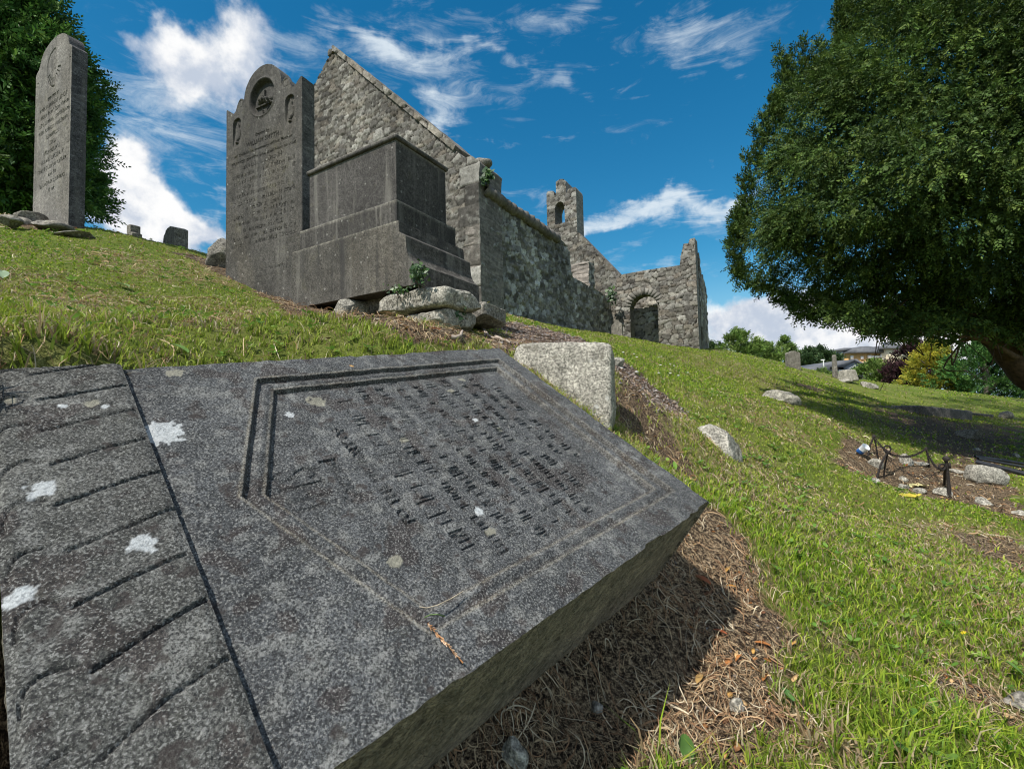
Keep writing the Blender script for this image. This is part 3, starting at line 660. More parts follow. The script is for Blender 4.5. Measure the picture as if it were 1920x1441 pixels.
    ln=[(802,1168),(812,1180),(824,1193),(838,1207),(850,1222),(861,1234),(868,1243)]
    ribbon([qs(*p,h=.006) for p in ln],.0011,(.42,.2,.08))
    for i in range(70):
        t=R.random()*4.8; k=int(t); f_=t-k; x=ln[k][0]*(1-f_)+ln[k+1][0]*f_; y=ln[k][1]*(1-f_)+ln[k+1][1]*f_; a=R.uniform(.2,1.5)
        ribbon([qs(x,y,.006),qs(x+7*a+R.uniform(-6,3),y+7*a*R.uniform(.6,1.6)-R.uniform(0,5),.008+R.random()*.006)],.0007,R.choice([(.6,.36,.2),(.7,.5,.34),(.5,.24,.1)]))
    tw=mesh('twig',np.array(V),[np.array(Fq)],attr_mat('dead_needles',.8),None,col=np.array(cl),origin=qs(830,1200)); tag(tw,'dead rusty conifer twig lying near the lower edge of the fallen gravestone','twig')
    V.clear();Fq.clear();cl.clear()
    ribbon([qs(786,1137),qs(800,1139,.006),(qs(820,1134,.008)),qs(845,1122,.006),qs(868,1108,.004)],.0009,(.6,.5,.38))
    tag(mesh('straw_stalk',np.array(V),[np.array(Fq)],attr_mat('dry_stem',.8),None,col=np.array(cl),origin=qs(820,1134)),'pale curved dry grass stem lying on the slab above the rusty twig','straw')
    V.clear();Fq.clear();cl.clear()
    ribbon([qs(796,1157),qs(806,1152,.01),qs(820,1151,.014),qs(834,1155,.006)],.0012,(.10,.16,.05))
    tag(mesh('green_sprig',np.array(V),[np.array(Fq)],attr_mat('green_stem',.6),None,col=np.array(cl),origin=qs(812,1152)),'short curled green grass blade lying at the top of the rusty twig','sprig')
build_slab()
# ------------------------------------------------------------------ standing gravestones
MG,_,_,_=stone_mat('dark_limestone',None,speck=(.4,1.75),sscale=120,pale=(.40,.39,.36),palef=.5,dark=(.06,.055,.05),darkf=.4,bump=.5,bscale=60,bigs=2.2,mossy=.12,streak=.3)
def soft_col(base,ink,seed,warm=.3,dep=.5,mx=None):
    def f(s,t):
        n1=fbm(v3(s*2.2,t*.8,0*s+seed),4,seed); n2=fbm(v3(s*12,t*12,0*s+seed),3,seed+3)
        c=np.tile(np.array(base),(len(s),1))*(.72+.55*n1)[:,None]*(.85+.3*n2)[:,None]
        m=(sstep(.48,.66,fbm(v3(s*3,t*1.2,0*s+seed+9),4,seed+8))*warm)[:,None]; c=c*(1-m)+np.array([.115,.10,.075])*m
        if ink is not None: c=c*(1-dep*np.clip(ink(s,t),0,1))[:,None]
        return c
    return f
def build_mid():
    yaw=64; A,B=axes(yaw); C=P(567,560,4.1); O=C+A*1.066-UP*.55   # bottom-left of the front face as seen
    W=1.066; z0=C[2]-.55; c=W/2
    top=[(0,2.98),(.015,2.985),(.055,2.955),(.085,2.925),(.115,2.918),(.142,2.935),(.165,2.985),(.19,3.025),(.215,3.04),(.245,3.03),(.268,3.00)]
    half=[(x,z-z0) for x,z in top]
    ar=[(c-(c-.268)*math.cos(math.radians(a)),3.0-z0+.262*math.sin(math.radians(a))) for a in range(8,172,7)]
    # slightly ogee shoulders
    outl=[(0,0),(W,0)]+[(W-x,y) for x,y in half]+ar[::-1]+half[::-1]
    ink=Ink(W,2.4,.0015); H=lambda z:z-z0; T=lambda t,z,sz,**k: ink.text(t,c,H(z),sz,**k)
    T('Erected by',2.60,.045); T('WILLIAM SMYTH',2.525,.062); T('of Dublin in memory of his Father',2.46,.040,width=.82); T('FRANCIS SMYTH who died from he died',2.39,.040,width=.9)
    y=2.325
    for i in range(12):
        L=.86 if i%3 else .55
        ink.worn((c-L/2,H(y)),L,0,.038,seed=200+i,keep=.8,w=.0048); y-=.066 if i%4 else .075
    ink.worn((c-.3,H(1.30)),.6,0,.03,seed=260,keep=.6,w=.004)
    # arched text over the roundel
    for k in range(11):
        a=math.radians(35+11*k); rr=.215; q=np.array([c+rr*math.cos(a)*1.0,H(2.985)+rr*math.sin(a)]); n_=np.array([math.cos(a),math.sin(a)]); ink.line([q,q+n_*.03],.004)
    cz=H(2.955)
    ink.blur(2)
    niches=[.16,W-.16]
    def disp(s,t):
        d=-.006*ink(s,t)
        r=np.hypot((s-c),(t-cz)); d-=.040*sstep(.172,.155,r)+.0*r; d+=.008*np.exp(-((r-.182)/.009)**2)
        # plume-like crest carved on a bar inside the roundel
        bar=sstep(.012,.006,np.abs((t-(cz-.055))-.0*(s-c)))*sstep(.13,.12,np.abs(s-c)); d+=.02*bar
        for k in range(5):
            x0=c-.075+.0375*k; e=((s-x0)/.03)**2+((t-(cz-.012+.012*math.sin(k*1.4)))/.034)**2; d+=.03*np.clip(1-e,0,1)**.5
        d+=.02*sstep(.006,.003,np.abs(s-c))*sstep(.02,.0,np.abs(t-(cz+.05))-.03)
        d+=.016*sstep(.006,.002,np.abs(np.abs(s-c)-.03-.25*(t-(cz-.12))))*((t>cz-.13)&(t<cz-.06))
        for x0 in niches:
            yy=t-H(2.80); w_=.062
            ns=sdpoly(s,t,[(x0-w_,H(2.56)),(x0+w_,H(2.56)),(x0+w_,H(2.80))]+arc(x0,H(2.80),w_,0,180,10)[1:-1]+[(x0-w_,H(2.80))])
            grad=np.clip((t-H(2.56))/.16,0,1)*.9
            d-=.026*sstep(0,.006,ns)*grad
            # urn
            urn=np.interp(t,[H(2.61),H(2.63),H(2.66),H(2.72),H(2.755),H(2.757),H(2.775),H(2.80),H(2.83)],[.022,.006,.03,.046,.048,.02,.012,.018,.001])
            k=1-((s-x0)/np.maximum(urn,1e-3))**2; d+=.018*np.sqrt(np.clip(k,0,1))*(ns>0)*(t>H(2.61))*(t<H(2.83))
        # incised small arches on the shoulders
        for x0 in (.215,W-.215):
            rr=np.hypot((s-x0)/.032,(t-H(2.985))/.036); d-=.006*np.exp(-((rr-1)/.12)**2)*(t>H(2.95))
        ed=np.minimum(s,W-s); d-=.004*np.exp(-((ed-.012)/.003)**2)*(t<H(2.9))
        return d+.003*(fbm(v3(s*30,t*30),3,2)-.5)
    root=empty('gravestone',C-UP*.3,'tall grey headstone with scrolled arched top, carved roundel and urns, right behind the pedestal tomb','gravestone')
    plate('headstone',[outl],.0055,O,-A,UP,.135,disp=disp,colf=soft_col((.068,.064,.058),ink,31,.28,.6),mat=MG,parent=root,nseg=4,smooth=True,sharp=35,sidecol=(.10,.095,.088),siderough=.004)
build_mid()
def build_left():
    yaw=62; A,B=axes(yaw); C=P(128,425,5.0); W=.96; z0=C[2]-.5; O=C+A*W-UP*.5; H=lambda z:z-z0; c=.50
    sh=[(0,3.985),(.01,4.01),(.04,4.035),(.085,4.05),(.10,4.075)]
    ar=[(c-.385*math.cos(math.radians(a)),4.07-z0+.205*math.sin(math.radians(a))) for a in range(4,178,7)]
    outl=[(0,0),(W,0),(W,H(4.0)),(W-.03,H(4.03)),(W-.07,H(4.05))]+ar[::-1]+[(x,H(z)) for x,z in sh[::-1]]
    ink=Ink(W,2.4,.0015)
    ink.text('IHS',c,H(3.90),.09)
    ink.text('ERECTED BY',c,H(3.585),.042,width=.3)
    y=3.50; Ls=[.72,.8,.82,.74,.34,.16,.42,.58,.76,.22,.66,.14]
    for i,L in enumerate(Ls): ink.worn((c-L/2,H(y)),L,0,.042,seed=300+i,keep=.95,w=.006); y-=.09
    cz=H(3.93)
    for k in range(20):
        a=math.radians(18*k+4)
        if 150<(18*k+4)%360<200: continue
        ink.line([(c+.105*math.cos(a),cz+.125*math.sin(a)),(c+.178*math.cos(a),cz+.20*math.sin(a))],.014)
    ink.blur(2)
    def disp(s,t):
        rr=np.hypot((s-c)/.19,(t-cz)/.215)
        return -.010*ink(s,t)-.014*np.exp(-((rr-1)/.035)**2)*(s<c+.03)+.004*(fbm(v3(s*30,t*30),3,2)-.5)-.006*np.exp(-((np.minimum(s,W-s)-.05)/.02)**2)*(t<H(3.9))
    root=empty('gravestone',C-UP*.2,'tall pale-faced headstone with rounded top and rayed circle, in front of the dark left tree','gravestone')
    plate('headstone',[outl],.006,O,-A,UP,.135,disp=disp,colf=soft_col((.175,.165,.15),ink,51,.3,.6),mat=MG,parent=root,nseg=4,smooth=True,sharp=35,sidecol=(.085,.08,.083),siderough=.004)  # side faces coloured much darker than the front, shade put into the colour
build_left()
# ------------------------------------------------------------------ pedestal tomb
MT,_,_,_=stone_mat('tomb_limestone',None,speck=(.4,1.75),sscale=130,pale=(.42,.41,.38),palef=.45,dark=(.05,.047,.045),darkf=.45,bump=.45,bscale=70,bigs=2.2,mossy=.08,streak=.55)
def prism(name,poly,O,S,T,D,parent,base,bev=.006,mat=None,smooth=False):
    """polygon (s,t) in plane S,T extruded along D (vector), edges bevelled"""
    bm=bmesh.new(); n=len(poly); v0=[bm.verts.new(tuple(O+S*s+T*t)) for s,t in poly]; v1=[bm.verts.new(tuple(O+S*s+T*t+D)) for s,t in poly]
    bm.faces.new(v0[::-1]); bm.faces.new(v1)
    for i in range(n): bm.faces.new([v0[i],v0[(i+1)%n],v1[(i+1)%n],v1[i]])
    bmesh.ops.recalc_face_normals(bm,faces=bm.faces)
    if bev: bmesh.ops.bevel(bm,geom=[e for e in bm.edges if e.calc_face_angle(0)>.5],offset=bev,segments=2,affect='EDGES')
    bmesh.ops.triangulate(bm,faces=[f for f in bm.faces if len(f.verts)>4])
    bmesh.ops.subdivide_edges(bm,edges=[e for e in bm.edges if e.calc_length()>.12],cuts=5,use_grid_fill=True)
    bmesh.ops.triangulate(bm,faces=bm.faces[:])
    V=np.array([v.co[:] for v in bm.verts]); Fc=np.array([[v.index for v in f.verts] for f in bm.faces]); bm.free()
    col=np.tile(np.array(base),(len(V),1))*(.72+.55*fbm(V*3,4,3))[:,None]
    V=V+(fbm(V*9,3,9)-.5)[:,None]*.003
    return mesh(name,V,[Fc],mat or MT,parent,col=col,smooth=smooth,sharp=35 if smooth else None)
def rect(s0,s1,t0,t1): return [(s0,t0),(s1,t0),(s1,t1),(s0,t1)]
def build_tomb():
    A,B=axes(59); C=P(742,265,3.3); Z=lambda z:z-C[2]
    root=empty('pedestal_tomb',C+UP*Z(.82)+A*.4+B*.25,'squat dark stepped pedestal tomb tilted on rough stones beside the tall headstone','tomb')
    def bx(n,e0,e1,b0,b1,z0,z1,base,r=.006):
        V,Fc=rbox((e1-e0,b1-b0,z1-z0),r); h=(z1-z0)/2
        e_=np.minimum(np.abs(np.abs(V[:,0])-(e1-e0)/2),np.abs(np.abs(V[:,1])-(b1-b0)/2))
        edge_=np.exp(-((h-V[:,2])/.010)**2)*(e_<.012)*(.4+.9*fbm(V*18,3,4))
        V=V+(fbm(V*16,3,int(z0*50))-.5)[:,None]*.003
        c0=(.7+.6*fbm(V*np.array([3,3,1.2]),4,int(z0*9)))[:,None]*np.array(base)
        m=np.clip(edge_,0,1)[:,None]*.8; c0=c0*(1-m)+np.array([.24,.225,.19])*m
        X=C+A*((e0+e1)/2)+B*((b0+b1)/2)+UP*((Z(z0)+Z(z1))/2)
        W_=V[:,:1]*A+V[:,1:2]*B+V[:,2:]*UP+X
        return mesh(n,W_,[Fc[:,::-1]],MT,root,col=c0,smooth=True,sharp=60)
    bxo=lambda n,e0,e1,b0,b1,z0,z1,base,bev=.006: prism(n,[(e0,Z(z0)),(e1,Z(z0)),(e1,Z(z1)),(e0,Z(z1))],C+B*b0,A,UP,B*(b1-b0),root,base,bev)
    zs1=hit(745,373,C-B*.05,B)[2]; zs0=hit(746.8,413,C-B*.09,B)[2]
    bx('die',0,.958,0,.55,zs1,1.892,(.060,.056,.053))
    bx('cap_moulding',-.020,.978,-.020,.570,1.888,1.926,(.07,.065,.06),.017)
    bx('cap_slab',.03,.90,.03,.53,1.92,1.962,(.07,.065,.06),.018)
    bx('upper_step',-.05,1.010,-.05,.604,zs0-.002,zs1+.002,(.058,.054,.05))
    O=C-B*.09; pts=[]
    for q in [(746.8,413),(748.6,434.7),(760.5,442),(761.2,452),(761.6,462),(762.8,472),(765.5,480),(770,487),(777.8,492.5),(779.2,532.6)]:
        X=hit(q[0],q[1],O,B); pts.append(((X-C)@A,X[2]-C[2]))
    ztop=pts[0][1]; zb=pts[-1][1]
    poly=pts+[(1.02,zb-.0),(1.06,zb+.12),(1.055,ztop-.07),(1.045,ztop)]
    # bottom line rises slightly to the left end to sit in the turf
    poly=[(-s_,t_) for s_,t_ in poly]
    plate('plinth',[poly],.007,O,-A,UP,.72,disp=lambda s,t:.0022*(fbm(v3(s*30,t*30),3,2)-.5),colf=(lambda f:(lambda s,t:(lambda m:f(s,t)*(1-m)+np.array([.24,.225,.19])*m)(np.clip(np.exp(-((ztop-t)/.010)**2)*(.4+.9*fbm(v3(s*18,t*18),3,4)),0,1)[:,None]*.8)))(soft_col((.075,.070,.062),None,7,.25)),mat=MT,parent=root,nseg=16,siderough=.004,smooth=True,sharp=35,sidecol=(.07,.063,.056))  # plinth sides a little darker than its front, as painted shade
    # ivy on the corner
build_tomb()
# ------------------------------------------------------------------ world, sun, camera
def build_world():
    w=bpy.data.worlds.new('World'); SC.world=w; w.use_nodes=True; n=NT(w.node_tree)
    D=n.n('ShaderNodeTexCoord').outputs['Generated']
    D=n.vm('NORMALIZE',D,(0,0,0))
    sky=n.n('ShaderNodeTexSky',sky_type='NISHITA'); sky.sun_disc=False; sky.sun_elevation=SUN_EL; sky.sun_rotation=SUN_ROT; sky.air_density=1.2; sky.dust_density=.4; sky.ozone_density=3.
    z=n.n('ShaderNodeSeparateXYZ',{0:D}).outputs[2]
    hs=n.n('ShaderNodeHueSaturation',{'Hue':.489,'Saturation':1.40,'Value':1.08,'Color':sky.outputs[0]})
    c=n.mix(1.,hs.outputs[0],(.62,.93,.95,1),'MULTIPLY')
    # dither-like thin variation
    def blob(px,py,rx,ry,rot,st):
        c0=ray(px,py); c0/=np.linalg.norm(c0); a=math.radians(rot); dx,dy=math.cos(a),math.sin(a)
        e1=ray(px+dx*rx,py+dy*rx); e1/=np.linalg.norm(e1); e2=ray(px-dy*ry,py+dx*ry); e2/=np.linalg.norm(e2)
        t1=e1-c0*(e1@c0); r1=np.linalg.norm(t1); t1/=r1*r1; t2=e2-c0*(e2@c0); t2-=(t1/np.linalg.norm(t1))*((t1/np.linalg.norm(t1))@t2); r2=np.linalg.norm(t2); t2/=r2*r2
        q1=n.dot(W_,tuple(t1)); q2=n.dot(W_,tuple(t2)); q3=n.dot(W_,tuple(c0))
        g=n.m('POWER',2.718,n.m('MULTIPLY',n.m('ADD',n.m('MULTIPLY',q1,q1),n.m('MULTIPLY',q2,q2)),-1.))
        g=n.m('MULTIPLY',g,n.m('GREATER_THAN',q3,.2))
        return n.m('MULTIPLY',g,st)
    def mass(bl):
        r=None
        for b in bl: g=blob(*b); r=g if r is None else n.m('ADD',r,g)
        return r
    # cumulus masses
    wn=n.n('ShaderNodeTexNoise',{'Vector':D,'Scale':7.,'Detail':5.,'Roughness':.6}).outputs['Color']
    W_=n.vm('ADD',D,n.vm('SCALE',n.vm('SUBTRACT',wn,(.5,.5,.5)),.16))
    cum=mass([(215,335,85,85,0,1.35),(290,400,110,65,0,1.2),(240,285,40,40,0,.7),(350,430,70,35,10,.8),(325,120,70,85,10,1.1),(430,90,115,105,35,.85),(490,60,60,90,0,.8),(420,200,100,60,20,.6),(205,70,45,28,20,.75),
      (1390,600,90,40,0,1.1),(1500,590,190,50,5,.95),(1620,620,200,45,0,.9),(1340,640,200,25,0,.6),(1800,640,150,60,0,.9),(1560,20,40,40,0,.4),(1900,150,100,200,0,.5),(1920,-900,500,160,0,.8),(-900,300,500,300,0,.8),(100,-600,600,140,10,.7),(420,420,80,25,0,.6)])
    xyz=n.n('ShaderNodeSeparateXYZ',{0:D})
    fill_cloud=n.m('MAXIMUM',n.mr(xyz.outputs[1],.45,.05,0,.8),n.mr(xyz.outputs[2],.72,.86,0,.8)); cum=n.m('ADD',cum,fill_cloud)  # unseen cloud cover behind and overhead, added as neutral fill light
    nz=n.n('ShaderNodeTexNoise',{'Vector':D,'Scale':9.,'Detail':8.,'Roughness':.62}).outputs['Fac']
    dc=n.mr(n.m('ADD',cum,n.m('MULTIPLY',n.m('SUBTRACT',nz,.5),2.4)),.40,1.2)
    # cirrus: stretched noise
    mp=n.n('ShaderNodeMapping',{'Vector':D,'Rotation':(0,math.radians(14),math.radians(20)),'Scale':(3.2,3.2,14.)}).outputs[0]
    ci=mass([(640,150,220,20,12,.3),(900,110,260,14,8,.3),(700,250,60,10,-30,.25),(1000,270,120,8,0,.25),(250,200,170,110,25,.45),(360,230,170,60,10,.5),(560,70,250,60,10,.34),(640,40,120,40,-20,.2),(1120,60,200,40,10,.22),(1250,210,200,30,-10,.22),(740,90,110,26,15,.42),(860,50,150,40,0,.3),(900,160,220,50,12,.42),(1040,170,60,26,25,.5),(820,215,45,24,15,.85),(780,160,90,30,30,.3),(940,262,50,8,0,.4),
      (1110,415,60,20,0,.5),(1180,400,90,26,-6,.75),(1290,392,110,24,-8,.85),(1385,372,70,22,-8,.7),(1240,372,60,14,-14,.4),(1330,425,80,14,-4,.4),(1160,375,60,10,20,.3),(985,378,60,24,10,.5),(1180,468,48,16,-40,.5),(1080,430,60,20,0,.4),(1290,60,70,50,10,.42),(1360,30,90,50,-10,.4),(1440,50,90,40,5,.3),(1350,110,60,25,0,.35),(1200,140,80,30,0,.22),
      (1420,285,50,12,-10,.3),(1220,505,120,20,-5,.6),(1400,470,120,40,0,.3),(400,350,60,14,8,.6),(380,385,70,16,8,.6),(400,300,70,30,0,.2),(1050,60,250,50,0,.25),(1000,-400,700,200,0,.4)])
    nc=n.n('ShaderNodeTexNoise',{'Vector':mp,'Scale':2.6,'Detail':9.,'Roughness':.66,'Distortion':.9}).outputs['Fac']
    dci=n.mr(n.m('ADD',ci,n.m('MULTIPLY',n.m('SUBTRACT',nc,.52),1.9)),.3,1.35,0,.85)
    sh=n.noise(D,13.,6,.6)
    K=1/WS
    c=n.mix(n.mr(z,.30,-.02,0,.9),c,(.38*K,.54*K,.68*K,1))
    lit=n.mix(n.mr(sh,.35,.62),(.46*K,.52*K,.62*K,1),(.84*K,.84*K,.84*K,1))
    c=n.mix(dci,c,(.68*K,.75*K,.80*K,1)); c=n.mix(dc,c,lit)
    bg=n.n('ShaderNodeBackground',{'Color':c,'Strength':WS}); o=n.n('ShaderNodeOutputWorld'); n.set(o.inputs[0],bg.outputs[0])
SUNV=np.array([-.66,-.74,1.32]); SUNV/=np.linalg.norm(SUNV); SUN_EL=math.asin(SUNV[2]); SUN_ROT=math.atan2(SUNV[0],SUNV[1]); WS=.10
build_world()
def build_light():
    L=bpy.data.lights.new('sun','SUN'); L.energy=4.8; L.angle=math.radians(.53); L.color=(1.,.955,.87)
    o=bpy.data.objects.new('sun',L); COL.objects.link(o); o.rotation_euler=Vector(SUNV).to_track_quat('Z','Y').to_euler(); o.location=(-20,-10,30)
    c=bpy.data.cameras.new('camera'); c.lens=36*F/1920; c.sensor_width=36; c.sensor_fit='HORIZONTAL'; c.clip_start=.05; c.clip_end=2000
    co=bpy.data.objects.new('camera',c); COL.objects.link(co)
    M=Matrix(((cr[0],cu[0],-cf[0],0),(cr[1],cu[1],-cf[1],0),(cr[2],cu[2],-cf[2],0),(0,0,0,1))); co.matrix_world=M; SC.camera=co
    v=SC.view_settings; v.view_transform='Standard'; v.look='None'; v.gamma=1.; v.exposure=.25
    SC.cycles.filter_width=1.1; SC.cycles.max_bounces=6; SC.cycles.diffuse_bounces=3; SC.cycles.transparent_max_bounces=8
build_light()
#@@PART3
# ------------------------------------------------------------------ loose and set stones
def gz(p,dz=0.): return onz(p[0],p[1],dz)
def rock(px,py,wpx,hpx,seed,label,name='boulder',cat='boulder',depth=None,thick=.7,mat=None,box=0,yaw=0,pitch=0,roll=0,rough=.06,col=None,dpt=None,group=None,sink=.18,sub=5,cuts=10,pw=6.,dd=0):
    """stone whose visible foot is at pixel row py; wpx,hpx its drawn size"""
    X=ground(px,py) if dpt is None else P(px,py,dpt); d=X@cf; w=wpx/F*d; h=hpx/F*d
    dp=w*thick; c=X+UP*(h*.5-h*sink*.5)+np.array([ray(px,py)[0],1,0])*dp*.32
    return place(rockmesh((w,dp,h*(1+sink)),seed,rough,sub,box,cuts,pw),name,c,yaw,mat or MROCKP,None,pitch,roll,col,label,cat,group)
def build_rocks():
    # dressed block leaning behind the slab
    c=P(1058,737,2.42)
    place(rockmesh((.50,.26,.48),5,.028,6,box=1,pw=12),'granite_block',c,-16,MROCKP,None,pitch=-9,roll=2,label='squared pale speckled granite block standing just beyond the fallen gravestone',cat='stone block')
    X=ground(1352,842); V,Fc=rockmesh((.34,.30,.36),19,.05,6,cuts=7); V[:,2]*=1.0
    place((V,Fc),'boulder',X+np.array([.0,.10,-.045]),25,MROCKP,None,pitch=-8,roll=24,label='pointed pale grey stone half buried in the grass slope right of the fallen gravestone',cat='boulder')
    rock(1155,686,36,16,12,'small flat pale stone lying just right of the granite block',cat='stone',rough=.05,yaw=10,sub=4)
    # stones under the tomb
    rock(665,596,80,34,21,'left rough pale stone wedged under the pedestal tomb','footing_stone','footing stone',rough=.03,dpt=3.42,yaw=59,thick=.5,sink=.3,box=1,pw=5)
    T0=P(785,566,3.16); place(rockmesh((.60,.42,.155),22,.03,6,box=1,pw=7),'footing_stone',T0+np.array([.02,.22,-.01]),0,MROCKP,None,roll=2,yaw_=0) if 0 else None
    A,B=axes(59)
    place(rockmesh((.62,.46,.15),22,.05,6,box=1,pw=6),'footing_stone',P(788,569,3.22)+B*.10+A*.0,149,MROCKP,None,label='largest rough granite stone carrying the near corner of the pedestal tomb',cat='footing stone')
    place(rockmesh((.46,.42,.15),23,.06,6,box=1,pw=5),'footing_stone',P(800,606,3.2)+B*.10,149,MROCKP,None,roll=4,label='lower rough pale stone half buried beneath the largest footing stone',cat='footing stone')
    place(rockmesh((.30,.34,.17),24,.045,6,box=1,pw=7),'footing_stone',P(893,589,3.62)+B*.06,149,MROCKD,None,label='darker squared stone at the right end under the pedestal tomb',cat='footing stone')
    place(rockmesh((.9,.5,.2),25,.03,5,box=1,pw=5),'footing_stone',P(720,575,3.75)+UP*-.02,149,MROCKD,None,label='dark hidden stone filling the gap below the middle of the pedestal tomb',cat='footing stone')
    # small graves and stones on the left skyline
    rock(423,500,62,54,31,'lichened boulder leaning against the left edge of the tall middle headstone',mat=MROCKD,dpt=4.95,rough=.05,thick=.8,yaw=30,sink=.4)
    X=P(316,468,6.2); A2,B2=axes(55)
    plate('rough_gravestone',[[(0,-.3),(.34,-.3),(.35,.25),(.33,.27),(.2,.31),(.12,.30),(.0,.22)]],.012,X+A2*.17,-A2,UP,.16,disp=lambda s,t:.02*(fbm(v3(s*14,t*14),4,5)-.5),colf=soft_col((.22,.2,.17),None,71,.3),mat=MROCKD,nseg=4,sidecol=(.12,.11,.10),siderough=.02,origin=X)
    tag(bpy.data.objects['rough_gravestone'],'short rough gravestone with slanted top on the left skyline','gravestone')
    X=P(241,450,7.0)
    plate('cross_stump',[[(-.02,-.3),(.27,-.3),(.27,.08),(.2,.11),(.2,.22),(.05,.24),(.05,.12),(-.02,.08)]],.012,X+A2*.12,-A2,UP,.12,disp=lambda s,t:.015*(fbm(v3(s*14,t*14),4,8)-.5),colf=soft_col((.2,.185,.16),None,72,.3),mat=MROCKD,nseg=3,sidecol=(.12,.11,.10),siderough=.02,origin=X)
    tag(bpy.data.objects['cross_stump'],'tiny notched gravestone stump farthest left on the skyline','gravestone')
    for i,(px,py,w,h,sd,lb) in enumerate([(60,409,48,16,41,'rounded grey stone at the foot of the pale left headstone'),(35,421,44,18,42,'lower flat grey stone leftmost below the left headstone'),(100,424,60,13,43,'long flat stone slab half buried before the left headstone'),(150,437,70,9,44,'thin low stone ledge right of the left headstone foot'),(20,415,34,14,45,'small grey stone at the left picture edge by the headstone')]):
        rock(px,py,w,h,sd,lb,'stone','stone',mat=MROCKD,dpt=5.0-.1*i,rough=.05,sub=4,thick=.9,sink=.5)
    # right slope
    rock(1466,752,62,18,51,'low flat pale stone in a bare earth patch on the grass hill',cat='stone',rough=.04,yaw=-12,roll=14,sink=.5,thick=.6)
    rock(1628,727,36,12,52,'pale low stone on the hill crest before the purple tree',cat='stone',rough=.05,sink=.4,roll=8)
    rock(1583,716,26,6,53,'thin flat pale stone beside the tapered grave block on the crest',cat='stone',rough=.04,sink=.4,sub=4)
    rock(1850,907,66,32,54,'long rounded pale boulder below the iron pipes at right',rough=.035,yaw=-10,roll=12,box=1,pw=3.2,thick=.55,sink=.2)
    rock(1820,822,44,20,55,'rough half buried stone in leaf litter under the yew',mat=MROCKD,cat='stone',rough=.05,sink=.4)
    rock(1886,785,22,14,56,'small upright grey stone by the flat ledger stones at right',mat=MROCKD,cat='stone',rough=.05,sub=4)
    for i,(px,py,w,h,lb) in enumerate([(1640,876,28,16,'pale stone left of the ringed iron post'),(1700,870,26,18,'brightest squared pale stone inside the chained plot'),(1727,873,34,8,'flat pale stone running right of the bright squared one'),(1640,906,18,9,'small round stone at the foot of the ringed iron post'),(1693,902,16,8,'small pinkish stone in the middle of the chained plot'),(1692,916,22,8,'flat stone in the front row of the plot, left one'),(1724,925,24,9,'flat stone in the front row of the plot, middle one'),(1768,930,30,14,'chunky stone at the foot of the nearest iron post'),(1843,946,30,12,'oval pale stone lying right of the nearest iron post'),(1790,887,26,8,'flat pale stone behind the nearest iron post'),(1912,965,24,7,'thin pale stone chip at the right picture edge below the plot'),(1830,845,14,6,'small grey stone above the iron pipes'),(1905,857,14,8,'small orange tinted stone at the right edge above the pipes')]):
        rock(px,py,w,h,60+i,lb,'stone','stone',rough=.05,sub=4,sink=.4,yaw=i*37,thick=.8,col=(.5,.4,.3) if 0 else None)
    rock(1915,1335,60,26,80,'dark flat stone at the right picture edge beside the big leaf',mat=MROCKD,cat='stone',rough=.03,sink=.3,sub=4)
    rock(967,1441,46,52,81,'grey lichened stone in the straw at the bottom under the slab',cat='stone',rough=.05,sink=.3,sub=5,thick=.8)
    rock(1383,1340,26,26,82,'small smooth tan pebble in the straw at lower right','pebble','pebble',rough=.03,sink=.1,sub=4,mat=MROCKP)
    rock(1119,1338,22,22,83,'small round dark pebble in the shade under the slab','pebble','pebble',rough=.02,sink=.1,sub=4,mat=MROCKD)
    # ledger stones and distant graves
    def ledger(name,p0,p1,h,w,lb,mat,base):
        X0=ground(*p0);X1=ground(*p1); a=X1-X0; L=np.linalg.norm(a); a/=L; nrm=np.cross(UP,a); nrm/=np.linalg.norm(nrm); up=np.cross(a,nrm)
        c=(X0+X1)/2+nrm*w/2+up*(h/2-.05); V,Fc=rockmesh((L,w,h+.1),int(p0[0]),.004,5,box=1,pw=18); V=V@np.array([a,nrm,up])+c
        cl=np.tile(np.array(base),(len(V),1))*(.8+.4*fbm(V*5,3,1))[:,None]
        o=mesh(name,V,[Fc],mat,None,col=cl,smooth=True,origin=c); tag(o,lb,'ledger stone')
    ledger('ledger_stone',(1727,778),(1827,788),.20,.8,'long dark grey ledger stone lying on the far right grass',MG,(.12,.115,.115))
    ledger('ledger_stone',(1824,779),(1864,783),.07,.6,'shorter flat ledger stone just right of the long dark one',MG,(.14,.13,.13))
    ledger('ledger_stone',(1658,764),(1690,768),.04,.5,'thin sunken ledger stone left of the long dark one',MG,(.16,.15,.15))
    X=ground(1490,691,3.); X=X+0
    dd=X@cf; k=dd/F
    w=23*k; h=33*k
    sc=[(-w/2,-.4),(w/2,-.4),(w/2,h*.88),(w*.40,h*.95),(w*.36,h*.86),(w*.25,h*.97)]+arc(0,h*.93,w*.2,30,150,5,h*.1)+[(-w*.25,h*.97),(-w*.36,h*.86),(-w*.40,h*.95),(-w/2,h*.88)]
    plate('gravestone',[sc],.02,X,np.array([1,0,0.]),UP,.15,colf=soft_col((.25,.235,.19),None,90,.5),mat=MROCKD,nseg=2,sidecol=(.16,.15,.13),origin=X)
    tag(bpy.data.objects['gravestone.002'] if 'gravestone.002' in bpy.data.objects else bpy.data.objects[-1],'lone upright weathered gravestone with scalloped top on the far hill crest','gravestone')
    X=ground(1580,714,3.) ; k=(X@cf)/F
    V,Fc=rockmesh((1,1,1),8,.01,4,box=1,pw=12); tp=1-.28*(V[:,2]+.5); V=V*np.stack([28*k*tp,26*k*tp,22*k+0*tp],-1); V=V+X+UP*10*k+np.array([14*k,6*k,0])
